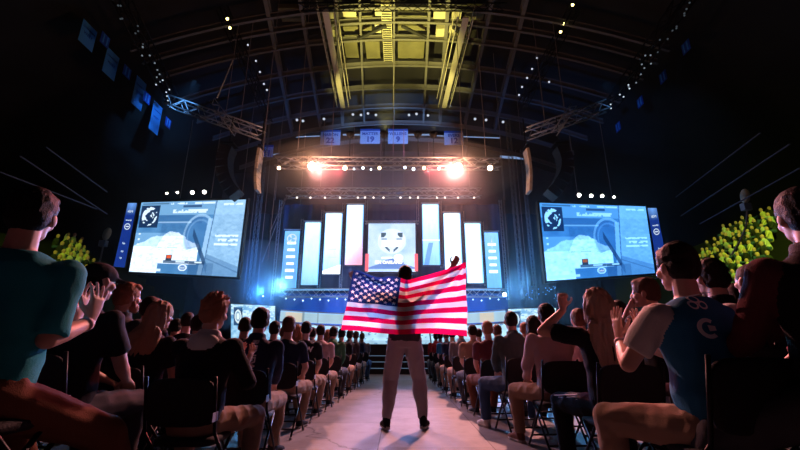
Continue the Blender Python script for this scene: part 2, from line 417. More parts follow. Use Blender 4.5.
SKIN = mat('skin', (.60, .35, .27), .5, vary=.08, vscale=20)
SKIN_D = mat('skin_dark', (.22, .12, .08), .5, vary=.08, vscale=20)
EYE = mat('eye', (.06, .05, .05), .2); LIP = mat('lip', (.36, .13, .11), .5)
HAIRS = {'dark': mat('hair_dark', (.018, .012, .010), .6, bump=.6, bscale=160, spec=.15), 'black': mat('hair_black', (.010, .009, .010), .6, bump=.6, bscale=160, spec=.15), 'brown': mat('hair_brown', (.12, .06, .04), .6, bump=.6, bscale=160, spec=.15),
         'red': mat('hair_red', (.36, .15, .085), .6, bump=.6, bscale=160, spec=.15), 'blond': mat('hair_blond', (.40, .27, .19), .6, bump=.6, bscale=140, spec=.15)}
def cloth(n, c): return mat('cloth_' + n, c, .85, bump=.35, bscale=220, vary=.12, vscale=5, spec=.15)
CL = {n: cloth(n, c) for n, c in dict(black=(.012, .012, .016), navy=(.02, .03, .07), blue=(.03, .19, .36), teal=(.02, .30, .36), white=(.62, .60, .58), pink=(.50, .36, .38), grey=(.16, .16, .18), dgrey=(.06, .06, .07),
      khaki=(.30, .19, .13), tan=(.34, .23, .16), jeans=(.045, .09, .18), red=(.38, .03, .04), green=(.05, .16, .09), maroon=(.13, .03, .04), sweat=(.40, .35, .38), hoodie=(.07, .09, .09), rust=(.16, .06, .035)).items()}
SOLE = mat('shoe_sole', (.45, .43, .42), .7)

def put_person(pb, loc, yaw=0.0, g=1.0, skin='l', hair='dark', top=('black',), legc='khaki', shoe='black', label=None, group=None, capc='black', bandc=None, name='person'):
    sk = SKIN if skin == 'l' else SKIN_D
    o = bpy.data.objects.new(name, pb['body']); COL.objects.link(o); o.location = loc; o.rotation_euler = (0, 0, yaw); o.scale = (g, g, g)
    def setm(ob, ms):
        for i, m in enumerate(ms):
            if i < len(ob.material_slots):
                ob.material_slots[i].link = 'OBJECT'; ob.material_slots[i].material = m
    setm(o, [sk, EYE, LIP]); tag(o, label, 'person', group)
    tp = [CL[t] for t in (list(top) + [top[-1]] * 3)[:3]]
    out = {}
    for n, me in pb['parts']:
        c = bpy.data.objects.new(n, me); COL.objects.link(c); c.parent = o
        setm(c, {'shirt': tp, 'trousers': [CL[legc]], 'shoe': [CL[shoe], SOLE], 'hair': [HAIRS[hair]], 'beard': [HAIRS[hair]], 'cap': [CL[capc]], 'wristband': [CL[bandc or 'red']]}[n])
        out[n] = c
    return o, out

def chest_print(parent, shirt_me, body, size, x, z, mname, rot=0.0, from_back=True, bold=0.0, name='lettering', xdir=1, me0=None, lab=None):
    """print that follows the cloth of the back"""
    me = (me0 or text_mesh(body, size, 0, bold)).copy(); bm = bmesh.new(); bm.from_mesh(me)
    bmesh.ops.triangulate(bm, faces=bm.faces); bmesh.ops.subdivide_edges(bm, edges=[e for e in bm.edges if e.calc_length() > .03], cuts=2); bm.to_mesh(me); bm.free()
    bv = BVHTree.FromPolygons([v.co for v in shirt_me.vertices], [tuple(p.vertices) for p in shirt_me.polygons])
    c, s = math.cos(rot), math.sin(rot)
    for v in me.vertices:
        px, pz = v.co.x * c - v.co.y * s, v.co.x * s + v.co.y * c
        h = bv.ray_cast(V((x + px, -1.2, z + pz)), V((0, 1, 0)))
        v.co = (h[0] + V((0, -.004, 0))) if h[0] else V((x + px, -.15, z + pz))
    me.materials.clear(); o = link(name, me, parent, [mname])
    if lab: o['label'] = lab
    return o

# ------------------------------------------------------------------ chairs
def make_chair(loc, yaw, g=1.0, proto=[None]):
    if proto[0] is None:
        r = empty('folding_chair')
        def rounded(name, w, d, t, M, par):
            b = MB(); R3 = M.to_3x3(); c = M.translation
            b.loft([(c - R3 @ V((0, 0, t / 2)), R3 @ V((w / 2 * .93, 0, 0)), R3 @ V((0, d / 2 * .93, 0))), (c - R3 @ V((0, 0, t * .25)), R3 @ V((w / 2, 0, 0)), R3 @ V((0, d / 2, 0))), (c + R3 @ V((0, 0, t * .25)), R3 @ V((w / 2, 0, 0)), R3 @ V((0, d / 2, 0))), (c + R3 @ V((0, 0, t / 2)), R3 @ V((w / 2 * .9, 0, 0)), R3 @ V((0, d / 2 * .9, 0)))], 28, .45)
            return b.build(name, dark_fab, par, True)
        rounded('seat', .42, .40, .05, Matrix.Translation((0, .02, .435)), r)
        rounded('backrest', .44, .30, .035, Matrix.Translation((0, -.240, .685)) @ Matrix.Rotation(PI / 2 + .16, 4, 'X'), r)
        for sx in (-1, 1):
            MB().tube([V((sx * .225, -.28, .845)), V((sx * .225, -.20, .50)), V((sx * .225, .28, .012))], .011).build('leg', black_metal, r, True)
            MB().tube([V((sx * .205, .12, .43)), V((sx * .205, -.26, .012))], .011).build('leg', black_metal, r, True)
            for q in ((sx * .225, .28), (sx * .205, -.26)): MB().cyl((*q, 0), (*q, .03), .016).build('foot_cap', mat('pale_rubber', (.45, .43, .4), .7), r)
        MB().cyl((-.225, .18, .12), (.225, .18, .12), .009).build('stretcher', black_metal, r); MB().cyl((-.205, -.20, .10), (.205, -.20, .10), .009).build('stretcher', black_metal, r)
        b = MB().box((.232, -.235, .60), (.004, .075, .055)); b.build('seat_tag', mat('tag_blue_white', (.45, .5, .62), .5), r)
        proto[0] = r; c = r
    else: c = copy_tree(proto[0])
    c.location = loc; c.rotation_euler = (0, 0, yaw); c.scale = (g, g, g); return c

# ------------------------------------------------------------------ the cast
CHAIRG = 'black padded folding chairs of the audience'
CH_USED = set(); PEOPLE = []
def seat_person(pb, u, v, Y, yaw=0.0, label='', lift=0.0, auto=False, **kw):
    p = P(u, v, Y); g = (p.z - lift) / pb['H']; g = min(1.13, max(.86, g))
    hc = pb['j']['hc']; c, s = math.cos(yaw), math.sin(yaw)
    x = p.x - (c * hc.x - s * hc.y) * g; y = Y - (s * hc.x + c * hc.y) * g
    if auto:
        for dY in (0, .15, -.15, .3, -.3, .45, -.45, .6, -.6, .75, .9, -.8, 1.1, 1.3):
            p = P(u, v, Y + dY); g = min(1.13, max(.86, p.z / pb['H'])); x = p.x - (c * hc.x - s * hc.y) * g; y = Y + dY - (s * hc.x + c * hc.y) * g
            if not any(abs(x - x2) < .42 and abs(y - y2) < .66 for (n2, x2, y2) in PEOPLE) and abs(x) > .95: break
    o, out = put_person(pb, (x, y, lift), yaw, g, label=label, **kw)
    ch = make_chair((x, y, lift), yaw, g); cl = 'black folding chair of the ' + label.replace('seated ', '')
    w_ = cl.split(); cl = ' '.join(w_[:16]); assert cl not in CH_USED, cl; CH_USED.add(cl); tag(ch, cl, 'chair')
    for (n2, x2, y2) in PEOPLE:
        if abs(x - x2) < .40 and abs(y - y2) < .62: print('CLOSE', label[:50], '|', n2[:50], round(x - x2, 2), round(y - y2, 2))
    PEOPLE.append((label, x, y))
    return o, out
PR = mat('print_white', (.92, .93, .95), .5)
UP = V((0, .25, 1))

# flag bearer
M1 = make_body('flag_bearer', sit=False, lean=.02, head=(-.10, -.05, .05), hands={'L': V((-.60, .02, 1.63)), 'R': V((.76, .05, 1.97))}, elbows={'L': V((-.4, -.2, -1)), 'R': V((.2, -.3, -1))},
    hk={'L': dict(D=(-.4, .1, .9), N=(.2, -.9, .2), T=(.9, 0, .3), curl=1.15, spread=0), 'R': dict(D=(.55, .1, .85), N=(-.2, -.9, .2), T=(-.9, 0, .3), curl=.75, spread=0)},
    leg_l=(-.205, -.02, .10), leg_r=(.205, .02, .10), hair='short', sleeve='short', vox=.009, voxh=.0065, legs='jogger', seed=3)
MAN_Y = 4.83
fm, fm_parts = put_person(M1, (.055, MAN_Y, 0), 0, 1.83 / M1['H'], hair='dark', top=('dgrey',), legc='sweat', shoe='black', label='standing person seen from behind in grey joggers, arms spread wide in the aisle')

clap = lambda x, y, z, up=UP: dict(hands={'L': V((x - .035, y, z)), 'R': V((x + .05, y - .02, z - .01))},
    hk={'L': dict(D=up, N=(1, .0, 0), T=(0, -1, .2), curl=.10, spread=.25), 'R': dict(D=up + V((.1, -.15, 0)), N=(-1, .1, 0), T=(0, -1, .2), curl=.16, spread=.35)})
# near left
L1 = make_body('L1', lean=.06, twist=.45, head=(-.05, .04, 0), slv=.95, **clap(.10, .31, .83), elbows={'R': V((.10, -.5, -1)), 'L': V((-.2, -.3, -1))}, knees=.5, leg_l=(-.10, .50, -.04), leg_r=(.34, .54, -.05), hair='short', band='R', vox=.010, voxh=.006, seed=1)
o, q = seat_person(L1, 40, 188, 1.76, .0, 'seated person in a teal jersey clapping, pink band on the wrist, beside the green-lit stand', hair='black', top=('teal', 'teal'), legc='rust', bandc='pink', lift=.15)
L2 = make_body('L2', lean=.12, head=(-.3, 0, 0), cap=True, seed=2, hands={'L': V((-.05, .38, .66)), 'R': V((.12, .36, .66))})
o, q = seat_person(L2, 103, 263, 2.62, -.05, 'seated person in a black cap and black jersey lettered across the shoulders', hair='black', top=('black',), legc='dgrey', skin='l')
chest_print(o, L2['parts'][-4][1], 'LAN', .095, .06, 1.0, PR, bold=.004)
L3 = make_body('L3', lean=.10, head=(-.45, .02, 0), hair='short', beard=True, seed=5, sleeve='long', collar=True)
o, q = seat_person(L3, 131, 282, 3.55, -.1, 'seated red-haired bearded person in a dark jacket seen in profile', hair='red', top=('dgrey', 'dgrey', 'dgrey'), legc='jeans')
L4 = make_body('L4', lean=.16, head=(-.6, .0, 0), hair='shoulder', seed=6)
o, q = seat_person(L4, 163, 300, 3.40, -.1, 'seated long-haired person with face turned, pale collar on a black top', hair='blond', top=('black', 'black', 'white'), legc='dgrey')
L8 = make_body('L8', lean=.08, head=(-.25, .02, 0), **clap(.13, .36, .88, V((.25, .15, 1))), elbows={'R': V((.6, -.2, -1))}, hair='messy', sleeve='long', hood=True, seed=8, vox=.009, voxh=.0065, knees=.35, feet=.24)
o, q = seat_person(L8, 217, 296, 2.68, .0, 'seated person with tousled reddish hair clapping, black jacket with pale hood', hair='red', top=('black', 'black', 'white'), legc='tan')
L10 = make_body('L10', lean=.16, head=(-.05, .02, 0), hair='short', sleeve='long', seed=10, bulk=1.08, collar=True, hands={'L': V((-.08, .45, .68)), 'R': V((.10, .45, .68))})
o, q = seat_person(L10, 262, 307, 3.50, .03, 'seated dark-haired person in a navy jersey with letters running down the back', hair='black', top=('navy', 'navy', 'navy'), legc='tan')
chest_print(o, L10['parts'][-4][1], 'RENEW', .080, .02, .95, PR, rot=-PI / 2, bold=.003)
L12 = make_body('L12', lean=.10, head=(.1, .06, 0), hair='short', seed=12, hands={'L': V((-.05, .40, .70)), 'R': V((.16, .36, .66))}, knees=.3)
o, q = seat_person(L12, 289, 325, 4.65, .0, 'seated short-haired person in a navy T-shirt bare arms on knees', hair='brown', top=('navy',), legc='tan')
L14 = make_body('L14', lean=.06, head=(.0, .0, 0), hair='buzz', seed=14, hands={'L': V((-.1, .36, .64)), 'R': V((.14, .34, .64))}, knees=.3)
o, q = seat_person(L14, 307, 321, 5.5, .0, 'seated close-cropped person in a black T-shirt lettered across the back', hair='dark', top=('black',), legc='tan')
chest_print(o, L14['parts'][-4][1], 'CLAW', .10, .0, .97, PR, bold=.004)

# near right
R1 = make_body('R1', lean=.02, twist=-.5, head=(.15, .0, 0), hair='short', seed=21, sleeve='long', vox=.010, hands={'L': V((-.20, .40, .66)), 'R': V((.10, .36, .64))}, elbows={'L': V((-.5, -.5, -1))}, knees=.9, leg_l=(-.46, .42, -.05), leg_r=(.12, .5, -.05), collar=True)
o, q = seat_person(R1, 793, 188, 1.70, .05, 'tall seated person with a red sleeve and pale blue lanyard collar', hair='black', top=('black', 'maroon', 'dgrey'), legc='dgrey', lift=.16)
R4 = make_body('R4', lean=.10, head=(.15, .02, 0), **clap(-.17, .35, .90, V((-.05, -.05, 1))), elbows={'L': V((-.6, -.1, -1)), 'R': V((.2, -.3, -1))}, hair='short', band='L', seed=24, vox=.010, voxh=.006, knees=.45, feet=.26, foot_y=.44)
o, q = seat_person(R4, 671, 242, 2.10, .05, 'seated person in a blue white-sleeved jersey with white emblems, clapping', hair='dark', top=('blue', 'white'), legc='tan', bandc='pink')
sh_ = R4['parts'][-4][1]
tr = MB()
for cx, cy in ((-.021, -.012), (.021, -.012), (0, .018)):
    n = 20
    vs = [V((cx + math.cos(2 * PI * i / n) * r, cy + math.sin(2 * PI * i / n) * r, 0)) for r in (.021, .013) for i in range(n)]
    tr.add(vs, [(i, (i + 1) % n, n + (i + 1) % n, n + i) for i in range(n)])
chest_print(o, sh_, '', 0, -.045, 1.075, PR, me0=tr.mesh('cloud_logo'), name='cloud_emblem')
g_ = MB(); n = 24
for i in range(n):
    a0 = PI * .28 + i / n * PI * 1.44; a1 = PI * .28 + (i + 1) / n * PI * 1.44
    g_.add([V((math.cos(a) * r, math.sin(a) * r, 0)) for a, r in ((a0, .046), (a1, .046), (a1, .028), (a0, .028))], [(0, 1, 2, 3)])
g_.add([V((0, .014, 0)), V((0, -.014, 0)), V((.034, -.010, 0)), V((.034, .010, 0))], [(0, 1, 2, 3)])
chest_print(o, sh_, '', 0, -.05, .955, PR, me0=g_.mesh('g_logo'), name='chest_emblem')
R5 = make_body('R5', lean=.20, head=(.75, .05, 0), hair='short', seed=25, hands={'L': V((-.10, .26, 1.13)), 'R': V((.10, .36, .66))}, elbows={'L': V((-.3, .1, -1))}, hk={'L': dict(D=(.3, -.4, .7), N=(.4, -.9, 0), T=(.7, 0, .5), curl=.6)})
o, q = seat_person(R5, 642, 277, 3.55, .15, 'seated dark-haired person in profile with a hand held up to the mouth', hair='brown', top=('black',), legc='dgrey')
R6 = make_body('R6', lean=.10, head=(.05, .0, 0), hair='long', seed=26, hands={'L': V((-.24, .18, 1.235)), 'R': V((.12, .38, .66))}, elbows={'L': V((-1, -.1, -.9))},
    hk={'L': dict(D=(.1, .1, 1), N=(0, -.3, .1), T=(.9, .3, 0), curl=1.35, spread=0)}, voxh=.007, vox=.010, knees=.3, feet=.22)
o, q = seat_person(R6, 594, 287, 3.05, .0, 'seated person with long fair hair down a black T-shirt, one fist raised', hair='blond', top=('black',), legc='black')
for sd, sx in (('L', -1),):
    for k in range(3):
        kn_, an_, h_ = R6['j']['kn'][sd], R6['j']['an'][sd], V((-.085, 0, .52)); off = V((-.055 - .0 * k, 0, .035 + .017 * k)); MB().tube([h_.lerp(kn_, .3) + off + V((-.035, 0, .01)), kn_ + V((-.050, -.01, .012 + .017 * k)), kn_ + V((-.055 + .0 * k, .035 - .017 * k, -.06)), kn_.lerp(an_, .5) + V((-.063, .02 - .015 * k, 0))], .0045).build('trouser_stripe', PR, o)
R3 = make_body('R3', lean=.10, head=(.05, .0, 0), hair='short', seed=23, sleeve='long', collar=True)
o, q = seat_person(R3, 706, 258, 2.80, .05, 'seated dark-haired person in a black hoodie with faint letters on the back', hair='dark', top=('black',), legc='dgrey')
chest_print(o, R3['parts'][-4][1], 'FAZE', .10, .0, .97, mat('print_dim', (.20, .20, .23), .7), bold=.003)
R2 = make_body('R2', lean=.05, head=(.1, .05, 0), hair='buzz', seed=22, sleeve='short')
o, q = seat_person(R2, 746, 264, 3.1, .0, 'seated close-cropped person in a dark rust top between the hoodie and the lanyard wearers', hair='dark', top=('maroon',), legc='dgrey')
R7 = make_body('R7', lean=.08, head=(-.1, .0, 0), hair='short', seed=27, sleeve='long', knees=.35, feet=.26, hands={'L': V((-.16, .36, .64)), 'R': V((.10, .38, .66))})
o, q = seat_person(R7, 545, 303, 3.95, .05, 'seated dark-haired person in a pinkish grey long-sleeved shirt and khaki trousers', hair='dark', top=('pink',), legc='khaki', shoe='rust')
R9 = make_body('R9', lean=.14, head=(-.05, .02, 0), hair='buzz', seed=29, sleeve='long', hood=True, bulk=1.06, knees=.35, feet=.3, foot_y=.40, hands={'L': V((-.12, .42, .66)), 'R': V((.10, .42, .66))})
o, q = seat_person(R9, 510, 311, 4.75, .08, 'seated person in a dark green-grey hooded sweatshirt and blue jeans', hair='dark', top=('hoodie',), legc='jeans', shoe='white')

# further rows: shared bodies
G = [make_body('G%d' % i, lean=ln, head=(hy, .02, 0), hair=h, sleeve=sl, seed=40 + i, vox=.015, voxh=.012, top_vox=.014, knees=.3, hood=hd_)
     for i, (ln, hy, h, sl, hd_) in enumerate(((.10, .0, 'short', 'short', False), (.12, -.2, 'short', 'long', True), (.14, .25, 'buzz', 'short', False), (.16, .1, 'long', 'short', False)))]
def far(i, u, v, Y, desc, hair='dark', top=('black',), legc='dgrey', yaw=0.0, shoe='black', group=None, skin='l'):
    return seat_person(G[i], u, v, Y, yaw, desc, hair=hair, top=top, legc=legc, shoe=shoe, group=group, skin=skin, auto=True)
# left side, aisle column receding
far(2, 321, 326, 6.35, 'seated person in a pale pink shirt beside the aisle', 'dark', ('pink',), 'tan')
far(1, 334, 331, 7.3, 'seated person in a green-tinged dark top beside the aisle, behind the pale pink shirt', 'dark', ('green',), 'dgrey')
far(0, 342, 333.5, 8.2, 'seated person in a black T-shirt and tan trousers in the aisle-side row near the desk', 'black', ('black',), 'tan', shoe='black')
far(1, 350, 335, 9.1, 'seated person in a dark grey hooded top in the aisle-side row near the desk', 'dark', ('dgrey',), 'khaki', shoe='white')
far(0, 356, 336.5, 10.0, 'seated person in a navy T-shirt in the aisle-side row near the steps', 'brown', ('navy',), 'tan')
far(2, 362, 338, 10.9, 'seated person in a pale grey-blue shirt, closest in the row to the steps', 'brown', ('grey',), 'jeans')
# left side, inner columns
far(0, 153, 296, 4.25, 'seated dark-haired person just behind the long-haired turned head', 'dark', ('black',), yaw=-.1)
far(2, 189, 312, 3.95, 'seated close-cropped person in black between the long hair and the tousled hair', 'dark', ('black',))
far(1, 201, 314, 4.75, 'seated dark-haired person in a pink top beyond the close-cropped black shirt', 'dark', ('pink',))
far(0, 178, 318, 4.9, 'seated person whose small dark head shows beside the long reddish hair', 'dark', ('dgrey',))
far(2, 246, 317, 4.6, 'seated close-cropped person in black between the tousled hair and the navy jersey', 'dark', ('black',))
far(0, 275, 327, 5.6, 'seated person mostly hidden between the navy jersey and the navy T-shirt', 'dark', ('black',))
far(3, 297, 329, 6.2, 'seated person with reddish long hair behind the navy T-shirt', 'red', ('maroon',))
far(1, 313, 329, 6.9, 'seated person mostly hidden behind the lettered black T-shirt', 'dark', ('dgrey',))
far(3, 328, 330, 7.6, 'seated person with light reddish hair behind the pale pink shirt', 'red', ('grey',))
far(0, 284, 331, 7.4, 'seated person with a small dark head beyond the navy jersey', 'brown', ('blue',))
far(2, 341, 336, 9.0, 'seated person with a small cropped head in the second seat from the aisle', 'dark', ('navy',))
# right side, aisle column receding
far(0, 487, 328, 5.6, 'seated person with reddish brown hair and dark rust shirt beside the aisle', 'red', ('maroon',), 'rust', yaw=.1)
far(2, 472, 329.5, 6.4, 'seated dark-haired person in a tan T-shirt beside the aisle', 'dark', ('tan',), 'dgrey')
far(1, 461, 332, 7.3, 'seated person in a mauve-grey hooded top bent over beside the aisle', 'dark', ('grey',), 'khaki')
far(0, 452, 334, 8.2, 'seated person in a navy T-shirt below the corner of the striped flag', 'dark', ('navy',), 'tan')
far(2, 446, 335.5, 9.2, 'seated person in a bright blue shirt below the edge of the striped flag', 'brown', ('blue',), 'tan')
far(0, 440, 337, 10.2, 'seated person in a red T-shirt below the edge of the striped flag', 'dark', ('red',), 'dgrey')
far(1, 436, 338, 11.2, 'seated person in a red hooded top furthest down the row under the flag', 'dark', ('red',), 'grey')
# right side, inner columns
far(3, 532, 315, 5.3, 'seated dark long-haired person between the hooded sweatshirt and the pinkish shirt', 'dark', ('black',))
far(0, 497, 331, 6.6, 'seated person with a small head beside the hooded sweatshirt', 'brown', ('pink',))
far(2, 478, 331, 7.6, 'seated person with a small dark head behind the rust shirt', 'dark', ('dgrey',))
far(1, 524, 322, 6.4, 'seated person barely visible past the shoulder of the hooded sweatshirt', 'red', ('grey',))
far(0, 577, 308, 4.2, 'seated person half hidden behind the raised fist', 'brown', ('pink',))
far(2, 616, 300, 4.0, 'seated person mostly hidden past the long fair hair', 'dark', ('black',))
far(0, 685, 285, 4.0, 'seated dark-haired person between the blue jersey and the black hoodie', 'dark', ('black',))
far(1, 733, 283, 4.1, 'seated dark-haired person in shadow below the yellow-lit stand', 'dark', ('maroon',))
far(0, 85, 282, 3.9, 'seated person in shadow whose dark head shows beside the clapping hands', 'dark', ('maroon',))
far(2, 64, 285, 4.5, 'seated close-cropped person in shadow between the teal jersey and the clapping hands', 'dark', ('black',))

rm = mat('riser_black', (.012, .012, .014), .6)
tag(MB().box((-1.72, 1.62, .08), (1.15, .95, .16)).build('riser', rm), 'low black riser under the teal jersey seat', 'platform')
tag(MB().box((1.85, 1.56, .08), (1.15, .95, .16)).build('riser', rm), 'low black riser under the lanyard wearer seat', 'platform')
tag(MB().box((-2.35, 2.2, .01), (2.1, 2.4, .02)).build('floor_shading', mat('shade_black', (.008, .008, .008), .95)), 'added black sheet standing for floor shade under the seats of the teal jersey side', 'shade sheet')  # black sheet added as shade on the floor between the chairs
tag(MB().box((2.55, 2.2, .01), (2.1, 2.4, .02)).build('floor_shading', mat('shade_black', (.008, .008, .008), .95)), 'added black sheet standing for floor shade under the seats of the lanyard wearer side', 'shade sheet')  # same added shade sheet for the other side
# ------------------------------------------------------------------ the flag
def make_flag():
    nx, ny = 400, 232; W, Hh = 1.50, .90
    S, T = np.meshgrid(np.linspace(0, 1, nx + 1), np.linspace(0, 1, ny + 1)); s = S.ravel(); t = T.ravel()
    y0 = MAN_Y - .24
    TL, TR, BR, BL = [np.array(P(*c)) for c in ((353, 270.5, y0 + .05), (466, 262.5, y0 + .10), (467, 336, y0 - .02), (341, 331, y0 - .10))]
    co = ((TL[None] * (1 - s[:, None]) + TR[None] * s[:, None]) * t[:, None] + (BL[None] * (1 - s[:, None]) + BR[None] * s[:, None]) * (1 - t[:, None]))
    drop = np.interp(s, (0, .12, .25, .40, .47, .56, .68, .80, .92, 1), (.0, .055, .075, .135, .175, .140, .105, .075, .035, 0)); drop = np.convolve(np.pad(drop.reshape(ny + 1, nx + 1)[0], 12, mode='edge'), np.ones(25) / 25, 'valid')[None].repeat(ny + 1, 0).ravel()
    sag = -drop * t ** 1.3
    co[:, 2] += sag + .012 * np.sin(s * 9 + 1) * (1 - t)
    co[:, 1] += .020 * np.sin(s * 17 + t * 3.0) + .014 * np.sin(s * 31 - t * 5) * (1 - t) + .028 * np.sin((s * 1.0 - t * 1.3) * 9) + .02 * np.sin(PI * s) * (1 - t)
    cz = np.exp(-((s - .2) / .2) ** 2) * np.clip(t - .45, 0, 1); co[:, 1] += .09 * cz * np.sin(t * 26 + s * 9); co[:, 2] += .05 * cz * np.sin(s * 16 + 1)
    # gathered folds that radiate from the two held corners
    for cx, sg in ((0, 1), (1, -1)):
        dx = (s - cx) * sg * 1.6; dy = 1 - t; r = np.sqrt(dx ** 2 + dy ** 2); a = np.arctan2(dy, dx + 1e-6)
        co[:, 1] += .024 * np.sin(a * 13) * np.exp(-r * 2.4) * np.clip(r * 6, 0, 1)
        co[:, 2] += .010 * np.sin(a * 13 + 1.2) * np.exp(-r * 3)
    fs = [(j * (nx + 1) + i, j * (nx + 1) + i + 1, (j + 1) * (nx + 1) + i + 1, (j + 1) * (nx + 1) + i) for j in range(ny) for i in range(nx)]
    me = bpy.data.meshes.new('striped_flag'); me.from_pydata([tuple(c) for c in co], [], fs)
    red = np.array((.78, .004, .075)); white = np.array((.86, .84, .86)); blue = np.array((.012, .035, .17))
    Sc, Tc = np.meshgrid((np.arange(nx) + .5) / nx, (np.arange(ny) + .5) / ny); sc = Sc.ravel(); tc = Tc.ravel()
    k = np.floor((1 - tc) * 13).astype(int); col = np.where((k % 2 == 0)[:, None], red, white)
    cw = .42; can = (sc < cw) & (tc > 6 / 13); col[can] = blue
    X = sc * W; Y = (1 - tc) * Hh; CWm = cw * W; CHm = Hh * 7 / 13
    star = np.zeros(len(X), bool)
    for r in range(9):
        for c in range(6 if r % 2 == 0 else 5):
            sx = CWm * ((2 * c + 1) if r % 2 == 0 else (2 * c + 2)) / 12; sy = CHm * (r + 1) / 10
            dx = X - sx; dy = -(Y - sy); rr = np.sqrt(dx * dx + dy * dy); a = (np.arctan2(dx, dy) + 2 * PI) % (2 * PI / 5); a = np.minimum(a, 2 * PI / 5 - a)
            R0 = .031; r1 = R0 * .42
            # edge of a five-pointed star between tip (angle 0) and notch (angle 36 deg)
            px, py = rr * np.cos(a), rr * np.sin(a); nxv = (r1 * math.cos(PI / 5), r1 * math.sin(PI / 5))
            star |= ((nxv[0] - R0) * (py) - (nxv[1]) * (px - R0)) > 0
    col[star & can] = white
    at = me.color_attributes.new('dye', 'BYTE_COLOR' if False else 'FLOAT_COLOR', 'CORNER'); at.data.foreach_set('color', np.repeat(np.concatenate([col, np.ones((len(col), 1))], 1), 4, 0).astype(np.float32).ravel())
    me.polygons.foreach_set('use_smooth', [True] * len(me.polygons))
    m = bpy.data.materials.new('flag_nylon'); m.use_nodes = True; nt = m.node_tree; nt.nodes.clear()
    o = nt.nodes.new('ShaderNodeOutputMaterial'); a = nt.nodes.new('ShaderNodeAttribute'); a.attribute_name = 'dye'
    d = nt.nodes.new('ShaderNodeBsdfDiffuse'); tl = nt.nodes.new('ShaderNodeBsdfTranslucent'); mx = nt.nodes.new('ShaderNodeMixShader'); mx.inputs[0].default_value = .80
    nt.links.new(a.outputs['Color'], d.inputs['Color']); nt.links.new(a.outputs['Color'], tl.inputs['Color']); nt.links.new(d.outputs[0], mx.inputs[1]); nt.links.new(tl.outputs[0], mx.inputs[2]); nt.links.new(mx.outputs[0], o.inputs[0])
    o = link('flag', me, None, [m]); tag(o, 'large red, white and blue stars and stripes flag spread open across the aisle', 'flag')
make_flag()

# ------------------------------------------------------------------ room shell
def floor_shading():
    m = bpy.data.materials.new('floor_sheets'); m.use_nodes = True; nt = m.node_tree; b = nt.nodes['Principled BSDF']; N = nt.nodes.new; L = nt.links.new
    tc = N('ShaderNodeTexCoord'); mp = N('ShaderNodeMapping'); mp.inputs['Location'].default_value = (.45, .2, 0); mp.inputs['Rotation'].default_value = (0, 0, PI / 2)
    br = N('ShaderNodeTexBrick'); br.inputs['Scale'].default_value = 1.0; br.inputs['Brick Width'].default_value = 2.4; br.inputs['Row Height'].default_value = 1.05; br.inputs['Mortar Size'].default_value = .006
    br.inputs['Color1'].default_value = (.25, .235, .23, 1); br.inputs['Color2'].default_value = (.18, .165, .16, 1); br.inputs['Mortar'].default_value = (.06, .05, .05, 1)
    L(tc.outputs['Object'], mp.inputs[0]); L(mp.outputs[0], br.inputs['Vector'])
    n1 = N('ShaderNodeTexNoise'); n1.inputs['Scale'].default_value = 3.0; n1.inputs['Detail'].default_value = 8; n1.inputs['Roughness'].default_value = .7; L(tc.outputs['Object'], n1.inputs['Vector'])
    r1 = N('ShaderNodeValToRGB'); r1.color_ramp.elements[0].position = .3; r1.color_ramp.elements[0].color = (.62, .6, .6, 1); r1.color_ramp.elements[1].position = .62; r1.color_ramp.elements[1].color = (1, 1, 1, 1); L(n1.outputs['Fac'], r1.inputs[0])
    mx = N('ShaderNodeMix'); mx.data_type = 'RGBA'; mx.blend_type = 'MULTIPLY'; mx.inputs[0].default_value = 1; L(br.outputs['Color'], mx.inputs[6]); L(r1.outputs[0], mx.inputs[7])
    # long cracks
    vo = N('ShaderNodeTexVoronoi'); vo.feature = 'DISTANCE_TO_EDGE'; vo.inputs['Scale'].default_value = .22
    n2 = N('ShaderNodeTexNoise'); n2.inputs['Scale'].default_value = 2.5; n2.inputs['Detail'].default_value = 5; L(tc.outputs['Object'], n2.inputs['Vector'])
    ad = N('ShaderNodeMix'); ad.data_type = 'RGBA'; ad.blend_type = 'ADD'; ad.inputs[0].default_value = .55; L(tc.outputs['Object'], ad.inputs[6]); L(n2.outputs['Color'], ad.inputs[7]); L(ad.outputs[2], vo.inputs['Vector'])
    r2 = N('ShaderNodeValToRGB'); r2.color_ramp.elements[0].position = .001; r2.color_ramp.elements[0].color = (.25, .2, .2, 1); r2.color_ramp.elements[1].position = .004; r2.color_ramp.elements[1].color = (1, 1, 1, 1); L(vo.outputs['Distance'], r2.inputs[0])
    m2 = N('ShaderNodeMix'); m2.data_type = 'RGBA'; m2.blend_type = 'MULTIPLY'; m2.inputs[0].default_value = 1; L(mx.outputs[2], m2.inputs[6]); L(r2.outputs[0], m2.inputs[7]); L(m2.outputs[2], b.inputs['Base Color'])
    b.inputs['Roughness'].default_value = .62; b.inputs['Specular IOR Level'].default_value = .35
    bp = N('ShaderNodeBump'); bp.inputs['Strength'].default_value = .25; bp.inputs['Distance'].default_value = .02; L(n1.outputs['Fac'], bp.inputs['Height']); L(bp.outputs[0], b.inputs['Normal'])
    return m
tag(MB().box((0, 12, -.05), (44, 36, .1)).build('floor', floor_shading()), kind='structure')
wallm = mat('hall_wall_dark', (.018, .017, .022), .9, vary=.2, vscale=.6)
deckm = mat('roof_deck', (.03, .028, .028), .9, vary=.25, vscale=.8)
tag(MB().box((0, 30.1, 9), (44, .2, 18)).build('wall_back', wallm), kind='structure')
tag(MB().box((0, -6.1, 9), (44, .2, 18)).build('wall_front', wallm), kind='structure')
tag(MB().box((-22.1, 12, 9), (.2, 36, 18)).build('wall_left', wallm), kind='structure')
tag(MB().box((22.1, 12, 9), (.2, 36, 18)).build('wall_right', wallm), kind='structure')
def roofz(x): return 14.05 - .019 * x * x
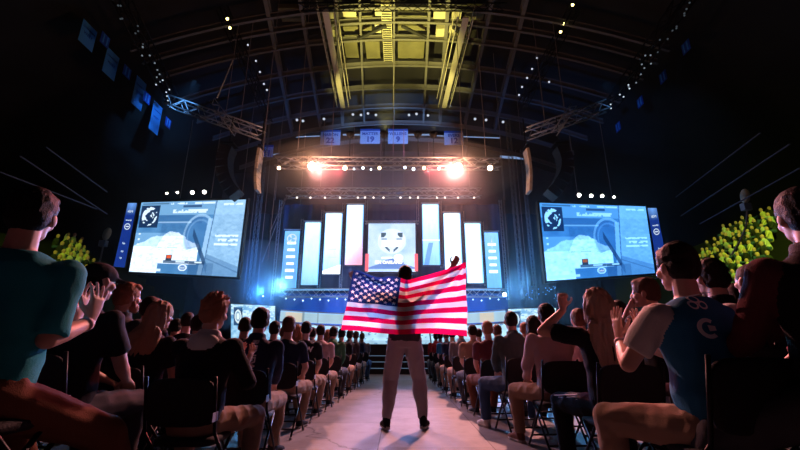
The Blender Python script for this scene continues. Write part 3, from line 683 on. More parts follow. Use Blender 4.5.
cm = MB(); xs = [-22 + i * 1.1 for i in range(41)]
for a, b in zip(xs[:-1], xs[1:]):
    cm.slab((a, -6, roofz(a) + 1.3), (b, -6, roofz(b) + 1.3), (b, 30, roofz(b) + 1.3), (a, 30, roofz(a) + 1.3), .1)
tag(cm.build('ceiling', deckm), kind='structure')

# ------------------------------------------------------------------ roof steel
beam_m = mat('roof_beam_paint', (.17, .165, .16), .6)
for Yb in (13.0, 13.75, 14.75, 16.5, 18.3, 20.1, 21.9, 24.0):
    b = MB(); xs = [-10.5 + i * 1.05 for i in range(21)]
    for a, c in zip(xs[:-1], xs[1:]):
        za, zc = roofz(a), roofz(c)
        for (w, z0, z1) in ((.055, .10, .13), (.012, -.10, .10), (.055, -.13, -.10)):
            b.add([V((a, Yb - w, za + z0)), V((c, Yb - w, zc + z0)), V((c, Yb + w, zc + z0)), V((a, Yb + w, za + z0)), V((a, Yb - w, za + z1)), V((c, Yb - w, zc + z1)), V((c, Yb + w, zc + z1)), V((a, Yb + w, za + z1))],
                  [(3, 2, 1, 0), (4, 5, 6, 7), (0, 1, 5, 4), (2, 3, 7, 6)])
    tag(b.build('roof_crossbeam', beam_m), 'pale steel crossbeam arching across the hall roof', 'beam', 'steel crossbeams of the hall roof')
for (u1, u2, w) in ((272, 287, .13), (304, 316, .11), (337, 341, .13), (360, 363, .07), (394, 394, .07), (429, 425, .08), (447, 442, .13), (487, 471, .11), (519, 501, .13)):
    a = PZ(u1, 29, 13.6); c = PZ(u2, 101, 13.6); d = (c - a); a2 = a - d * .35; c2 = c + d * .55; b = MB()
    w *= .62
    for z0, z1, ww in ((.28, .33, w), (-.02, .28, .03), (-.07, -.02, w)):
        pts = []
        for q in (a2, c2):
            zz = roofz(q.x)
            pts += [V((q.x - ww, q.y, zz + z0)), V((q.x + ww, q.y, zz + z0)), V((q.x + ww, q.y, zz + z1)), V((q.x - ww, q.y, zz + z1))]
        b.add(pts, [(0, 4, 5, 1), (1, 5, 6, 2), (2, 6, 7, 3), (3, 7, 4, 0), (0, 1, 2, 3), (7, 6, 5, 4)])
    tag(b.build('roof_rib', beam_m), 'long steel rib running lengthwise under the hall roof', 'beam', 'lengthwise steel ribs of the hall roof')
walk_m = mat('walkway_grating', (.62, .58, .45), .6)
for (u1, v1, u2, v2, side) in ((325, 10, 343, 108, 'beside the pale 22 banner'), (466, 18, 444, 108, 'on the side of the blue-lit roof truss')):
    a = PZ(u1, v1, 12.7); c = PZ(u2, v2, 12.7); d = (c - a).normalized(); n = V((d.y, -d.x, 0)); r = empty('catwalk', a)
    tag(r, 'yellow-lit roof catwalk with rails, %s' % side, 'catwalk')
    a0, c0 = V((0, 0, 0)), c - a
    MB().add([a0 - n * .12, a0 + n * .12, c0 + n * .12, c0 - n * .12, a0 - n * .12 + V((0, 0, .06)), a0 + n * .12 + V((0, 0, .06)), c0 + n * .12 + V((0, 0, .06)), c0 - n * .12 + V((0, 0, .06))], [(3, 2, 1, 0), (4, 5, 6, 7), (0, 1, 5, 4), (1, 2, 6, 5), (2, 3, 7, 6), (3, 0, 4, 7)]).build('walkway', walk_m, r)
    for sx in (-1, 1):
        MB().cyl(a0 + n * sx * .30 + V((0, 0, .05)), c0 + n * sx * .30 + V((0, 0, .05)), .022).build('rail', walk_m, r)
        MB().cyl(a0 + n * sx * .36 + V((0, 0, .55)), c0 + n * sx * .36 + V((0, 0, .55)), .018).build('rail', walk_m, r)
        k = 0
        while k < (c0 - a0).length: MB().cyl(a0 + d * k + n * sx * .33, a0 + d * k + n * sx * .33 + V((0, 0, 1.2)), .012, n=5).build('hanger_rod', grey_steel, r); k += 1.3
pan_m = mat('duct_panel', (.60, .57, .40), .6); 
def flat_panel(u0, v0, u1, v1, Z, name, label, cat, m, grp, slats=0):
    a = PZ(u0, v1, Z); b = PZ(u1, v1, Z); c = PZ(u1, v0, Z); d = PZ(u0, v0, Z); x0, x1 = (a.x + d.x) / 2, (b.x + c.x) / 2; ya, yb = c.y, a.y
    o = MB().box(((x0 + x1) / 2, (ya + yb) / 2, Z + .12), (abs(x1 - x0), abs(yb - ya), .22)).build(name, m); tag(o, label, cat, grp)
    if slats:
        s_ = MB()
        for i in range(slats): s_.box(((x0 + x1) / 2, ya + (yb - ya) * (i + .5) / slats, Z - .01), (abs(x1 - x0) * .9, .05, .03))
        s_.build('louver_slats', mat('slat_dark', (.06, .06, .05), .7), o)
flat_panel(382.5, 5, 392, 62, 13.95, 'louvered_duct', 'long louvered air duct running down the middle of the roof', 'duct', pan_m, None, 26)
for q in ((375, 5, 381, 16), (375, 25, 381, 33), (329, 8, 338, 19), (332, 30, 340, 37), (334, 38, 340, 46), (343, 11, 356, 17), (434, 8, 447, 19), (449, 24, 460, 33), (450, 37, 458, 42), (452, 12, 461, 21), (436, 29, 445, 37)):
    flat_panel(*q, 14.05, 'roof_panel', 'small pale panel between the steel beams of the lit roof', 'panel', pan_m, 'pale panels in the lit roof')
for q in ((345, 9, 372, 18), (344, 27, 372, 39), (398, 9, 428, 20), (398, 26, 428, 39), (345, 42, 358, 58), (366, 42, 380, 60), (398, 42, 424, 60), (466, 8, 484, 20), (280, 8, 300, 22)):
    flat_panel(*q, 14.5, 'acoustic_baffle', 'dull olive baffle panel above the roof beams', 'panel', mat('baffle', (.20, .19, .11), .8, vary=.3, vscale=2), 'dull baffle panels above the roof beams')
for (a, c) in (((358, 39), (386, 26)), ((402, 26), (426, 38)), ((283, 45), (318, 33)), ((452, 26), (470, 42))):
    tag(MB().cyl(PZ(*a, 13.85), PZ(*c, 13.85), .07).build('diagonal_brace', mat('brace_dark', (.03, .03, .03), .7)), 'dark diagonal brace between the roof beams', 'beam', 'diagonal braces in the roof')

# ------------------------------------------------------------------ trusses
def truss(a, b, w, label, m=None, name='lighting_truss', lace=None, n=None, group=None):
    a = V(a); b = V(b); r = empty(name, a); d = (b - a); L = d.length; d.normalize(); up = V((0, 0, 1)) if abs(d.z) < .9 else V((0, 1, 0)); x = d.cross(up).normalized(); y = x.cross(d)
    m = m or steel; h = w / 2
    cs = [x * h + y * h, x * -h + y * h, x * -h - y * h, x * h - y * h]
    for c in cs: MB().cyl(c, c + d * L, w * .075, n=6).build('chord', m, r, True)
    lb = MB(); n = n or max(2, int(L / w)); st = L / n
    for i in range(n):
        for k in range(4):
            c0, c1 = cs[k], cs[(k + 1) % 4]
            p, q = (c0, c1) if i % 2 else (c1, c0)
            lb.cyl(p + d * st * i, q + d * st * (i + 1), w * .04, n=4)
    lb.build('lacing', m, r); tag(r, label, 'truss', group)
    return r
truss(P(276, 163, 12), P(500, 164, 12), .30, 'upper lighting truss carrying the two big warm spotlights')
truss(P(287, 193, 15), P(481, 193, 15), .32, 'lower lighting truss just above the stage banners')
truss(P(300, 3, 11.5), P(505, 3, 11.5), .36, 'dark truss crossing the top of the roof view', black_metal)
truss(P(168, 101, 13), P(262, 134, 13), .35, 'blue-lit truss slanting down over the screen beside the aisle clappers')
truss(P(606, 106, 13), P(527, 134, 13), .35, 'blue-lit truss slanting down over the screen on the fair-haired side')
truss(P(213, 101, 12.4), P(236, 133, 12.4), .20, 'short truss crossing the slanting truss over the reddish-haired side')
truss(P(573, 106, 12.4), P(555, 133, 12.4), .20, 'short truss crossing the slanting truss over the fair-haired side')
truss(P(222, 8, 12.5), P(270, 120, 17), .34, 'dark lengthwise truss hung with small lamps above the tousled-hair side', black_metal)
truss(P(575, 8, 12.5), P(520, 110, 17), .34, 'dark lengthwise truss hung with small lamps above the fair-haired side', black_metal)
truss(P(118, -8, 10), P(172, 98, 15), .40, 'dark outer truss dotted with bulbs beside the hanging blue banners', black_metal)
truss(P(690, -8, 10), P(612, 104, 15), .40, 'dark outer truss dotted with bulbs across the roof from the blue banners', black_metal)
# lamps
def lamp(p, r, col, s, label, group=None, aim=(0, -.8, -.35), name='stage_lamp', housing=True, watt=0, radius=.05):
    p = V(p); o = empty(name, p); d = V(aim).normalized(); tag(o, label, 'lamp', group)
    if housing:
        MB().cyl(-d * r * 2.2, d * r * .1, r * .75, r * 1.05, 12).build('housing', black_metal, o, True)
        x = d.cross(V((0, 0, 1))).normalized()
        MB().tube([-d * r + x * r * 1.25, -d * r + x * r * 1.25 + V((0, 0, r * 2.2)), -d * r - x * r * 1.25 + V((0, 0, r * 2.2)), -d * r - x * r * 1.25], r * .12).build('yoke', black_metal, o)
    MB().ell(d * r * .12, (r, r, r), None, 12, 8).build('lens', glow('lens_%s_%g' % ('_'.join('%g' % c for c in col), s), col, s), o, True)
    return o
WARM = (1, .62, .38); COOL = (.75, .85, 1); YEL = (1, .85, .25)
BIG = [P(312, 166, 11.75), P(458, 167, 11.75)]
lamp(BIG[0], .13, (1, .72, .50), 40, 'big glaring warm spotlight under the pale 22 banner', aim=(.25, -.75, -.6), name='spotlight')
lamp(BIG[1], .13, (1, .72, .50), 40, 'big glaring warm spotlight on the arm-and-flag-tip side', aim=(-.15, -.75, -.6), name='spotlight')
for u, v, r, c, s in ((279, 168, .055, WARM, 12), (345, 168, .07, WARM, 14), (354, 169, .035, COOL, 4), (363, 168, .045, COOL, 7), (371, 169.5, .035, COOL, 4), (379.5, 168, .055, WARM, 10), (405, 167.5, .045, COOL, 6), (413.5, 169, .05, COOL, 7), (424, 168, .055, WARM, 8), (439, 168.5, .045, COOL, 6), (490, 168, .085, WARM, 16)):
    lamp(P(u, v, 11.8), r, c, s, 'small lit lamp hanging from the upper lighting truss', 'small lamps along the upper lighting truss')
for u in (297, 310.5, 325, 340, 358, 365, 373.5, 383.5, 400.5, 410, 418, 437, 445, 458, 474):
    lamp(P(u, 197.6, 14.8), .036, (1, .85, .75), 3, 'tiny lit lamp hanging from the lower lighting truss', 'tiny lamps along the lower lighting truss')
for u, v, r in ((167, 193.4, .035), (177.5, 192.6, .04), (192.5, 192.4, .065), (204.5, 192, .065)):
    lamp(P(u, v, 13.4), r, (1, .85, .75), 16, 'small warm lamp in the row above the screen over the reddish-haired side', 'lamps above the screen over the reddish-haired side')
for u, v, r in ((579, 195.2, .065), (591, 195.8, .06), (602, 196, .055), (614, 197, .04)):
    lamp(P(u, v, 13.4), r, (1, .85, .75), 16, 'small warm lamp in the row above the screen over the fair-haired side', 'lamps above the screen over the fair-haired side')
for u, v, Y in ((227.5, 19, 12.6), (230, 28, 13), (572.5, 5, 12.5), (564, 24, 13), (560.5, 32, 13.2)):
    lamp(P(u, v, Y), .055, YEL, 7, 'small yellow lamp high on a lengthwise roof truss', 'small yellow lamps high on the roof trusses')
for u, v in ((248, 45), (256, 61), (260, 72), (264, 84), (267, 90), (537, 58), (532, 69), (527, 78), (522, 87), (519, 95), (549, 82)):
    lamp(P(u, v, 14.5), .040, (.8, .85, 1), .9, 'dim white lamp hanging along a lengthwise roof truss', 'dim white lamps along the roof trusses')
for u, v in ((353, 114.5), (361, 115), (368, 113.5), (376, 115), (409, 115), (416.5, 114), (428, 115.5), (324, 119), (303, 121), (297, 120), (475, 119), (486, 120), (503, 122)):
    lamp(P(u, v, 19.5), .07, (.75, .85, 1), .8, 'dim bluish lamp in the row under the far roof', 'dim bluish lamps in the row under the far roof')
rr = random.Random(3)
for side in (0, 1):
    for i in range(24):
        k = i / 24; a = P(118, -8, 10) if side == 0 else P(690, -8, 10); b = P(172, 98, 15) if side == 0 else P(612, 104, 15); q = a.lerp(b, k)
        lamp(q + V((rr.uniform(-.25, .25), rr.uniform(-.2, .2), -.26)), .030, (.7, .85, 1), (.06 if k < .4 else .25 if k < .75 else .9), 'tiny bulb on the outer dotted truss', 'tiny bulbs on the outer dotted trusses', housing=False, name='bulb')
# thin hoist cables
cab = mat('cable_grey', (.25, .23, .25), .6)
for i, (u, Y, v0, v1) in enumerate(((262, 12, 45, 160), (297, 12, 60, 160), (331, 12, 98, 160), (463, 12, 98, 160), (486, 12, 40, 160), (393, 15, 175, 192), (240, 13, 78, 124), (225, 13, 92, 120), (565, 13, 50, 114), (545, 13, 60, 124), (275, 16, 100, 200), (505, 15, 100, 200), (250, 16, 90, 140), (521, 16, 90, 140))):
    a = P(u, v1, Y); tag(MB().cyl(a, (a.x, a.y, min(roofz(a.x) - .1, 13.4)), .012, n=5).build('hoist_cable', cab), 'thin hoist cable hanging from the roof to a truss', 'cable', 'thin hoist cables hanging from the roof')
tag(MB().cyl(P(217, 98, 12.3), P(233, 60, 12.8), .02).build('sling_cable', mat('cable_pale', (.6, .6, .6), .5)), 'pale slanted sling cable rising from the short crossing truss', 'cable')
for a, b, Y in (((285, 198), (270, 232), 15), ((287, 196), (262, 262), 15.2)):
    tag(MB().cyl(P(*a, Y), P(*b, Y), .012, n=5).build('guy_line', cab), 'slanting guy line from the lower lighting truss beside the stage', 'cable', 'slanting guy lines beside the stage')

for (u, Y, v0, v1, w_) in ((249, 15.6, 120, 300, .16), (523, 15.6, 120, 300, .16), (536, 16.2, 150, 300, .12)):
    a = P(u, v1, Y); b = P(u, v0, Y); truss((a.x, Y, a.z), (a.x, Y, b.z), w_, {249: 'slim dark upright truss between the stage and the screen over the reddish-haired side', 523: 'slim dark upright truss just past the star emblem banner', 536: 'slim dark upright truss nearest the screen over the fair-haired side'}[u], grey_steel, name='upright_truss')
for i, (u, Y, v0, v1) in enumerate(((243, 15, 170, 300), (257, 15, 150, 290), (268, 14, 140, 260), (511, 15, 150, 290), (529, 15, 150, 300), (241.5, 14, 120, 200), (300, 16, 130, 205), (320, 14, 120, 195), (380, 16, 140, 203), (404, 14, 130, 195), (430, 16, 140, 203), (470, 14, 120, 195), (352, 14, 125, 195), (211, 13.6, 130, 198), (180, 13.8, 120, 198), (578, 13.6, 130, 198), (612, 13.8, 120, 198))):
    a = P(u, v1, Y); b = P(u, v0, Y); tag(MB().cyl((a.x, Y, a.z), (a.x, Y, b.z), .011, n=5).build('hoist_cable', cab), 'thin hoist cable hanging from the roof to a truss', 'cable', 'thin hoist cables hanging from the roof')
for i in range(34):
    rr.random(); lamp(P(rr.uniform(522, 562), rr.uniform(286, 301), 16.5), .022, (.15, .45, 1), rr.choice((.5, 1.0)), 'tiny glowing ball imitating a blue-lit seat beside the stage, over the pinkish grey shirt', 'glowing balls imitating blue-lit seats beside the stage', housing=False, name='bulb')  # glowing balls stand in for blue-lit seats, not real bulbs
# ------------------------------------------------------------------ loudspeakers
def line_array(pts, w, depth, label, m, Y):
    r = empty('line_array', P(*pts[0], Y)); tag(r, label, 'loudspeaker'); L = [P(*p, Y) - P(*pts[0], Y) for p in pts]
    for i, (a, b) in enumerate(zip(L[:-1], L[1:])):
        d = (b - a); h = d.length * .94; d.normalize(); ang = math.atan2(d.x, -d.z)
        M = Matrix.Rotation(-ang, 3, 'Y')
        c = (a + b) / 2; o = MB().box(c, (w, depth, h), M).build('cabinet', m, r, bevel=.01)
    MB().box((L[0].x, 0, L[0].z + .10), (w * 1.1, depth * .9, .05)).cyl((L[0].x, 0, L[0].z + .1), (L[0].x, 0, L[0].z + 1.2), .02).build('flying_frame', black_metal, r)
spk = mat('speaker_black', (.03, .03, .035), .5, bump=.5, bscale=90); spl = mat('speaker_pale_face', (.55, .50, .46), .5)
line_array([(229, 148), (226, 155), (224.5, 162), (224.5, 169), (225.5, 176), (228, 183), (232, 190), (237, 196)], .42, .5, 'dark curved line array hanging near the screen over the reddish-haired side', spk, 12.6)
line_array([(560, 148), (563, 155), (565, 162), (565, 169), (563.5, 176), (560, 183), (555, 190), (550, 196)], .42, .5, 'dark curved line array hanging near the screen over the fair-haired side', spk, 12.6)
line_array([(261, 150), (259.5, 157), (258.5, 164), (257.7, 171), (257.2, 178), (257.3, 185), (257.8, 192)], .10, .4, 'slim pale-faced curved line array beside the 31 banner', spl, 12.2)
line_array([(526, 150), (527.5, 157), (528.5, 164), (529.2, 171), (529.5, 178), (529.3, 185), (528.8, 193)], .10, .4, 'slim pale-faced curved line array across the stage from the 31 banner', spl, 12.2)

# ------------------------------------------------------------------ big screens
def noise2(s, t, f, seed=0, oct=3):
    r = np.zeros_like(s); a = 1.0; g = np.random.default_rng(seed)
    for o in range(oct):
        n = int(f * 2 ** o) + 2; G_ = g.random((n + 1, n + 1)); x = s * (n - 1e-3) * .999; y = t * (n - 1e-3) * .999
        x = np.clip(x, 0, n - 1e-3); y = np.clip(y, 0, n - 1e-3)
        i = x.astype(int); j = y.astype(int); fx = x - i; fy = y - j; fx = fx * fx * (3 - 2 * fx); fy = fy * fy * (3 - 2 * fy)
        r += a * ((G_[j, i] * (1 - fx) + G_[j, i + 1] * fx) * (1 - fy) + (G_[j + 1, i] * (1 - fx) + G_[j + 1, i + 1] * fx) * fy); a *= .5
    return r / 1.75
def mixc(c, k, d): k = np.clip(k, 0, 1)[:, None]; return c * (1 - k) + np.array(d)[None] * k
def game(s, t, tint=0.0):
    a = 16 / 9; n = noise2(s, t, 9, 1); n2 = noise2(s, t, 30, 2)
    c = np.zeros((len(s), 3)) + np.array((.10, .27, .50)) 
    c = mixc(c, (n - .3) * .9, (.20, .42, .68))
    c = mixc(c, (t > .80) * .7, (.28, .50, .72)); c = mixc(c, ((t > .68) & (t <= .80) & (s < .62)) * .55, (.06, .17, .36))
    rock = (t < .52 - .55 * np.abs(s - .33) + .1 * n) & (t > .13) & (s < .62) | ((t < .36) & (s < .26))
    c = mixc(c, rock * (.55 + .6 * n2), (.95, 1.10, 1.25)); c = mixc(c, ((t > .335) & (t < .36) & (s > .18) & (s < .56) & (n2 > .5)) * .5, (.3, .45, .6))
    c = mixc(c, ((s - t * .35 < .10) & (t < .55) & (t > .36)) * .5, (.35, .6, .85))
    r = np.sqrt(((s - .61) * a) ** 2 + ((t - .52) * .9) ** 2); arch = (t > .36 + (s - .6) * .5) & (s < .70)
    c = mixc(c, ((r < .25) & arch) * .5, (.08, .22, .46)); c = mixc(c, ((np.abs(r - .25) < .016) & arch) * .55, (.50, .72, .92)); c = mixc(c, ((np.abs(r - .19) < .012) & arch) * .4, (.30, .5, .75))
    c = mixc(c, ((np.abs(t - .70) < .008 + 0 * s) & (s > .2) & (s < .52)) * .5, (.6, .8, 1)); c = mixc(c, ((s > .24) & (s < .50) & (t < .68) & (t > .50)) * (.5 * noise2(s, t, 40, 12)), (.04, .12, .30))
    wx = .71 + .05 * (t - .5); wall = s > wx; c = mixc(c, wall * (.65 + .5 * (n2 - .5)), (.46, .68, .88)); c = mixc(c, (np.abs(s - wx) < .005) * .8, (.10, .22, .42)); c = mixc(c, ((np.abs(s - wx + .025) < .02) & (t < .75)) * .6, (.55, .78, 1))
    c = mixc(c, (np.abs(t - (.24 - (s - .66) * .55)) < .008) * wall * .8, (.1, .2, .4))
    c = mixc(c, (np.abs(t - (.60 - (s - .54) * 2.9)) < .055) * ((s > .55) & (s < .72)) * .85, (.035, .10, .22))
    c = mixc(c, (r > .9) * .0 + ((s > .55) & (s < .78) & (t < .16)) * .5, (.05, .13, .28))
    c = mixc(c, ((t < .28 - (s - .69) * .5) & wall) * .6, (.12, .26, .46))
    box = lambda x0, x1, y0, y1: (s > x0) & (s < x1) & (t > y0) & (t < y1)
    c = mixc(c, box(.015, .20, .62, .95) * .95, (.015, .05, .13))
    q = noise2(s, t, 22, 5, 2); rg = np.sqrt(((s - .105) / .075) ** 2 + ((t - .79) / .14) ** 2)
    c = mixc(c, box(.02, .195, .63, .94) * ((np.abs(rg - .72) < .26) & (q > .36)) * .95, (.75, .88, 1)); c = mixc(c, box(.09, .13, .66, .9) * (q > .5) * .9, (.8, .9, 1))
    c = mixc(c, box(.30, .72, .955, .985) * (n2 > .42) * .9, (.75, .88, 1)); c = mixc(c, box(.02, .28, .965, .985) * .6, (.04, .1, .2)); c = mixc(c, box(.42, .60, .91, .945) * .8, (.03, .08, .2))
    c = mixc(c, box(.33, .66, .83, .885) * (n2 > .40) * .8, (.8, .92, 1)); c = mixc(c, box(.80, .98, .93, .96) * (n2 > .45) * .8, (.8, .92, 1))
    for k in range(5): c = mixc(c, box(.03, .05, .52 - k * .075, .545 - k * .075) * .9, (.8, .92, 1))
    for k in range(3): c = mixc(c, box(.76 + .03 * (k % 2), .97, .50 - k * .055, .53 - k * .055) * (n2 > .34) * .9, (.8, .93, 1))
    c = mixc(c, box(.31, .70, .135, .18) * .85, (.04, .10, .20)); c = mixc(c, box(.43, .68, .148, .168) * (n2 > .42) * .9, (.75, .88, 1))
    c = mixc(c, box(.33, .385, .17, .25) * .95, (.02, .04, .08)); c = mixc(c, box(.335, .38, .20, .245), (.75, .16, .06))
    e = np.sqrt(((s - .50) / .038) ** 2 + ((t - .085) / .040) ** 2); c = mixc(c, (e < 1.1) * .9, (.85, .95, 1.1)); c = mixc(c, (e < .78) * .9, (.10, .25, .5))
    c = mixc(c, box(.02, .30, .02, .055) * (n2 > .42) * .9, (.75, .88, 1))
    c = c ** 1.3 * 1.15
    if tint: c = c * np.array((.42, .84, 1.25))[None]
    return c
ring_m = mat('led_frame', (.02, .02, .025), .5, .3)
LOGO = glow('logo_white', (.75, .88, 1), 1.0)
def big_screen(cs, label, tint, txt):
    r = empty('led_screen', cs[0]); c = [q - cs[0] for q in cs]; tag(r, label, 'screen')
    picture('screen_picture', c, lambda s, t: game(s, t, tint), 260, 150, emat('screen_light', 1.2), r)
    n = (c[1] - c[0]).cross(c[3] - c[0]).normalized(); X = (c[1] - c[0]).normalized(); Z = (c[3] - c[0]).normalized(); f = MB(); e = .07
    f.slab(c[0] - n * .16 - X * e - Z * e, c[1] - n * .16 + X * e - Z * e, c[2] - n * .16 + X * e + Z * e, c[3] - n * .16 - X * e + Z * e, .14)
    f.build('casing', ring_m, r)
    ctr = (c[0].lerp(c[1], .5)).lerp(c[3].lerp(c[2], .5), .085)
    text_on('logo_lettering', txt, .11, ctr + n * .01, X, Z, LOGO, r)
    bw = (c[0].lerp(c[1], .56)).lerp(c[3].lerp(c[2], .56), .158)
big_screen([P(129, 271.5, 14), P(236.5, 277, 13.3), P(246, 199.5, 13.3), P(141.5, 202.5, 14)], 'large bright video screen over the reddish-haired side of the audience', 0.0, 'intel')
big_screen([P(547, 281, 13.3), P(655, 273, 14), P(645.5, 206.5, 14), P(539.5, 202.8, 13.3)], 'large bluer video screen over the fair-haired side of the audience', 1.0, 'intel')
def side_banner(cs, label):
    r = empty('side_banner', cs[0]); c = [q - cs[0] for q in cs]; tag(r, label, 'banner')
    picture('banner_face', c, lambda s, t: mixc(np.zeros((len(s), 3)) + np.array((.008, .035, .26)), np.clip((t - .80) * 5, 0, 1) * .75 * (1 - np.abs(s - .5)), (.25, .6, 1.3)), 30, 90, emat('side_banner_light', 1.0), r)
    n = (c[1] - c[0]).cross(c[3] - c[0]).normalized(); X = (c[1] - c[0]).normalized(); Z = (c[3] - c[0]).normalized()
    MB().slab(c[0] - n * .1, c[1] - n * .1, c[2] - n * .1, c[3] - n * .1, .08).build('frame', ring_m, r)
    mid = lambda t: c[0].lerp(c[1], .5).lerp(c[3].lerp(c[2], .5), t) + n * .015
    g_ = MB(); ce = mid(.62); k = 20
    for i in range(k):
        a0, a1 = 2 * PI * i / k, 2 * PI * (i + 1) / k
        g_.add([ce + X * math.cos(a) * rx + Z * math.sin(a) * rz for a, rx, rz in ((a0, .11, .12), (a1, .11, .12), (a1, .085, .09), (a0, .085, .09))], [(0, 1, 2, 3)])
    g_.add([ce + X * x + Z * z for x, z in ((-.06, -.02), (.06, -.02), (.06, .02), (-.06, .02))], [(0, 1, 2, 3)])
    g_.build('logo_ring', LOGO, r)
    for t, tx, sz in ((.86, 'iEM', .13), (.72, 'world', .09), (.36, 'hp', .10), (.24, 'xp', .10), (.14, 'sp', .10)): text_on('lettering', tx, sz, mid(t), X, Z, LOGO, r)
side_banner([P(113.5, 266.5, 14), P(124.5, 267.5, 14), P(137, 203, 14), P(128, 203, 14)], 'narrow deep blue banner beside the screen over the reddish-haired side')
side_banner([P(658, 273, 14), P(669, 272, 14), P(656.5, 208, 14), P(647.5, 208, 14)], 'narrow deep blue banner beside the screen over the fair-haired side')

# ------------------------------------------------------------------ stage banners
YB = 16.5
def stage_banner(q, fn, label, extra=None):
    cs = [P(*q[3], YB), P(*q[2], YB), P(*q[1], YB), P(*q[0], YB)]
    # square up: same height at each end
    zb = (cs[0].z + cs[1].z) / 2; zt = (cs[2].z + cs[3].z) / 2; x0 = (cs[0].x + cs[3].x) / 2; x1 = (cs[1].x + cs[2].x) / 2
    o = V((x0, YB, zb)); w = x1 - x0; h = zt - zb; c = [V((0, 0, 0)), V((w, 0, 0)), V((w, 0, h)), V((0, 0, h))]
    r = empty('stage_banner', o); tag(r, label, 'banner')
    picture('banner_face', c, fn, 40, 140, emat('stage_banner_light', 1.3), r)
    MB().box((w / 2, .07, h / 2), (w + .06, .10, h + .06)).build('frame', ring_m, r)
    MB().cyl((-.04, -.02, h + .06), (w + .04, -.02, h + .06), .03).build('header_bar', steel, r)
    if extra: extra(r, w, h)
    return r
def grad(top, bot, p=1.0, lines=0, cl=(1.6, 1.7, 1.8), seed=0):
    def f(s, t):
        k = t ** p; c = np.array(bot)[None] * (1 - k[:, None]) + np.array(top)[None] * k[:, None]
        n = noise2(s, t, 6, seed); c = c * (.88 + .24 * n[:, None])
        for i in range(lines):
            y = .78 - i * .12; c = mixc(c, ((np.abs(t - y) < .022) & (np.abs(s - .5) < .30 - .06 * (i % 2))) * .85, cl)
        c = mixc(c, ((s < .05) | (s > .95)) * .8, (.12, .6, 1.2)) * np.array((.92, 1.0, 1.12))[None]; return c
    return f
def crest(r, w, h):
    g_ = MB(); ce = V((w / 2, -.02, h * .86)); k = 24; R_ = w * .33
    for i in range(k):
        a0, a1 = 2 * PI * i / k, 2 * PI * (i + 1) / k
        g_.add([ce + V((math.cos(a) * q, 0, math.sin(a) * q)) for a, q in ((a0, R_), (a1, R_), (a1, R_ * .78), (a0, R_ * .78))], [(3, 2, 1, 0)])
    for a in (0, 2.1, 4.2): g_.add([ce + V((math.cos(a + d) * q, 0, math.sin(a + d) * q)) for d, q in ((-.35, R_ * .8), (.35, R_ * .8), (.15, R_ * .1), (-.15, R_ * .1))], [(0, 1, 2, 3)])
    g_.build('round_emblem', LOGO, r)
def fnred(s, t):
    c = grad((1.05, 1.25, 1.5), (1.0, 1.05, 1.25))(s, t); k = np.clip((.42 - t + (s - .5) * .35) * 2.2, 0, 1); return mixc(c, k * .85, (1.0, .30, .42))
def fnblue(s, t):
    c = grad((1.0, 1.4, 1.7), (.30, .62, 1.15))(s, t); c = mixc(c, (np.abs(t - .40) < .012), (.9, 1.3, 1.6)); k = ((s - .2 - (t * .8)) ** 2 < .02) & (t < .36); return mixc(c, k * .8, (.12, .3, .8))
def fnsail(s, t):
    c = grad((1.3, 1.5, 1.7), (.30, .70, 1.2), .6)(s, t); c = mixc(c, (t < .05 + .10 * s) * 1.0, (1.3, 1.5, 1.6))
    for i in range(4): c = mixc(c, ((np.abs(t - (.66 - i * .13)) < .008) & (np.abs(s - .5) < .25)) * .5, (.5, .9, 1.4))
    return c
stage_banner([(284.5, 231), (299.5, 231), (296.5, 288), (281, 288)], grad((.22, .50, .95), (.12, .32, .72), 1, 6, seed=1), 'blue lit stage banner with a round emblem and white lines, outermost on the navy-jersey side', crest)
stage_banner([(305, 222.5), (321, 222.5), (318, 285), (301, 285)], grad((.95, 1.3, 1.6), (.25, .60, 1.0), .7, seed=2), 'pale cyan lit stage banner second from the emblem end')
stage_banner([(325.5, 213.5), (342.5, 213.5), (340, 274), (322.5, 274)], fnsail, 'white lit stage banner with a white slanting foot, third from the emblem end')
stage_banner([(346.5, 205), (364, 205), (362, 265), (345, 265)], fnred, 'tall white lit stage banner fading to pink at the foot')
stage_banner([(421, 204.5), (438, 204.5), (441, 265), (424, 265)], fnblue, 'tall pale blue lit stage banner with darker foot, next to the crest screen')
stage_banner([(442.5, 213.5), (459.5, 213.5), (463.5, 275), (446, 275)], grad((1.5, 1.7, 1.8), (1.3, 1.6, 1.8), seed=5), 'plain bright white lit stage banner behind the raised flag tip')
stage_banner([(463.5, 223.5), (480, 223.5), (484.5, 283), (468, 283)], grad((1.1, 1.5, 1.75), (.9, 1.4, 1.7), seed=6), 'plain pale cyan lit stage banner just past the raised flag tip')
def lines8(r, w, h):
    g_ = MB(); ce = V((w / 2, -.02, h * .80))
    for k in range(4):
        a = k * PI / 2; g_.add([ce, ce + V((math.cos(a + .5) * w * .1, 0, math.sin(a + .5) * w * .12)), ce + V((math.cos(a) * w * .28, 0, math.sin(a) * w * .4)), ce + V((math.cos(a - .5) * w * .1, 0, math.sin(a - .5) * w * .12))], [(0, 1, 2, 3)])
    g_.build('star_emblem', LOGO, r)
stage_banner([(484, 232.5), (498, 232.5), (502, 289), (487.5, 289)], grad((.30, .62, 1.1), (.15, .42, .95), 1, 5, seed=7), 'blue lit stage banner with a star emblem and white lines, outermost on the hooded-sweatshirt side', lines8)
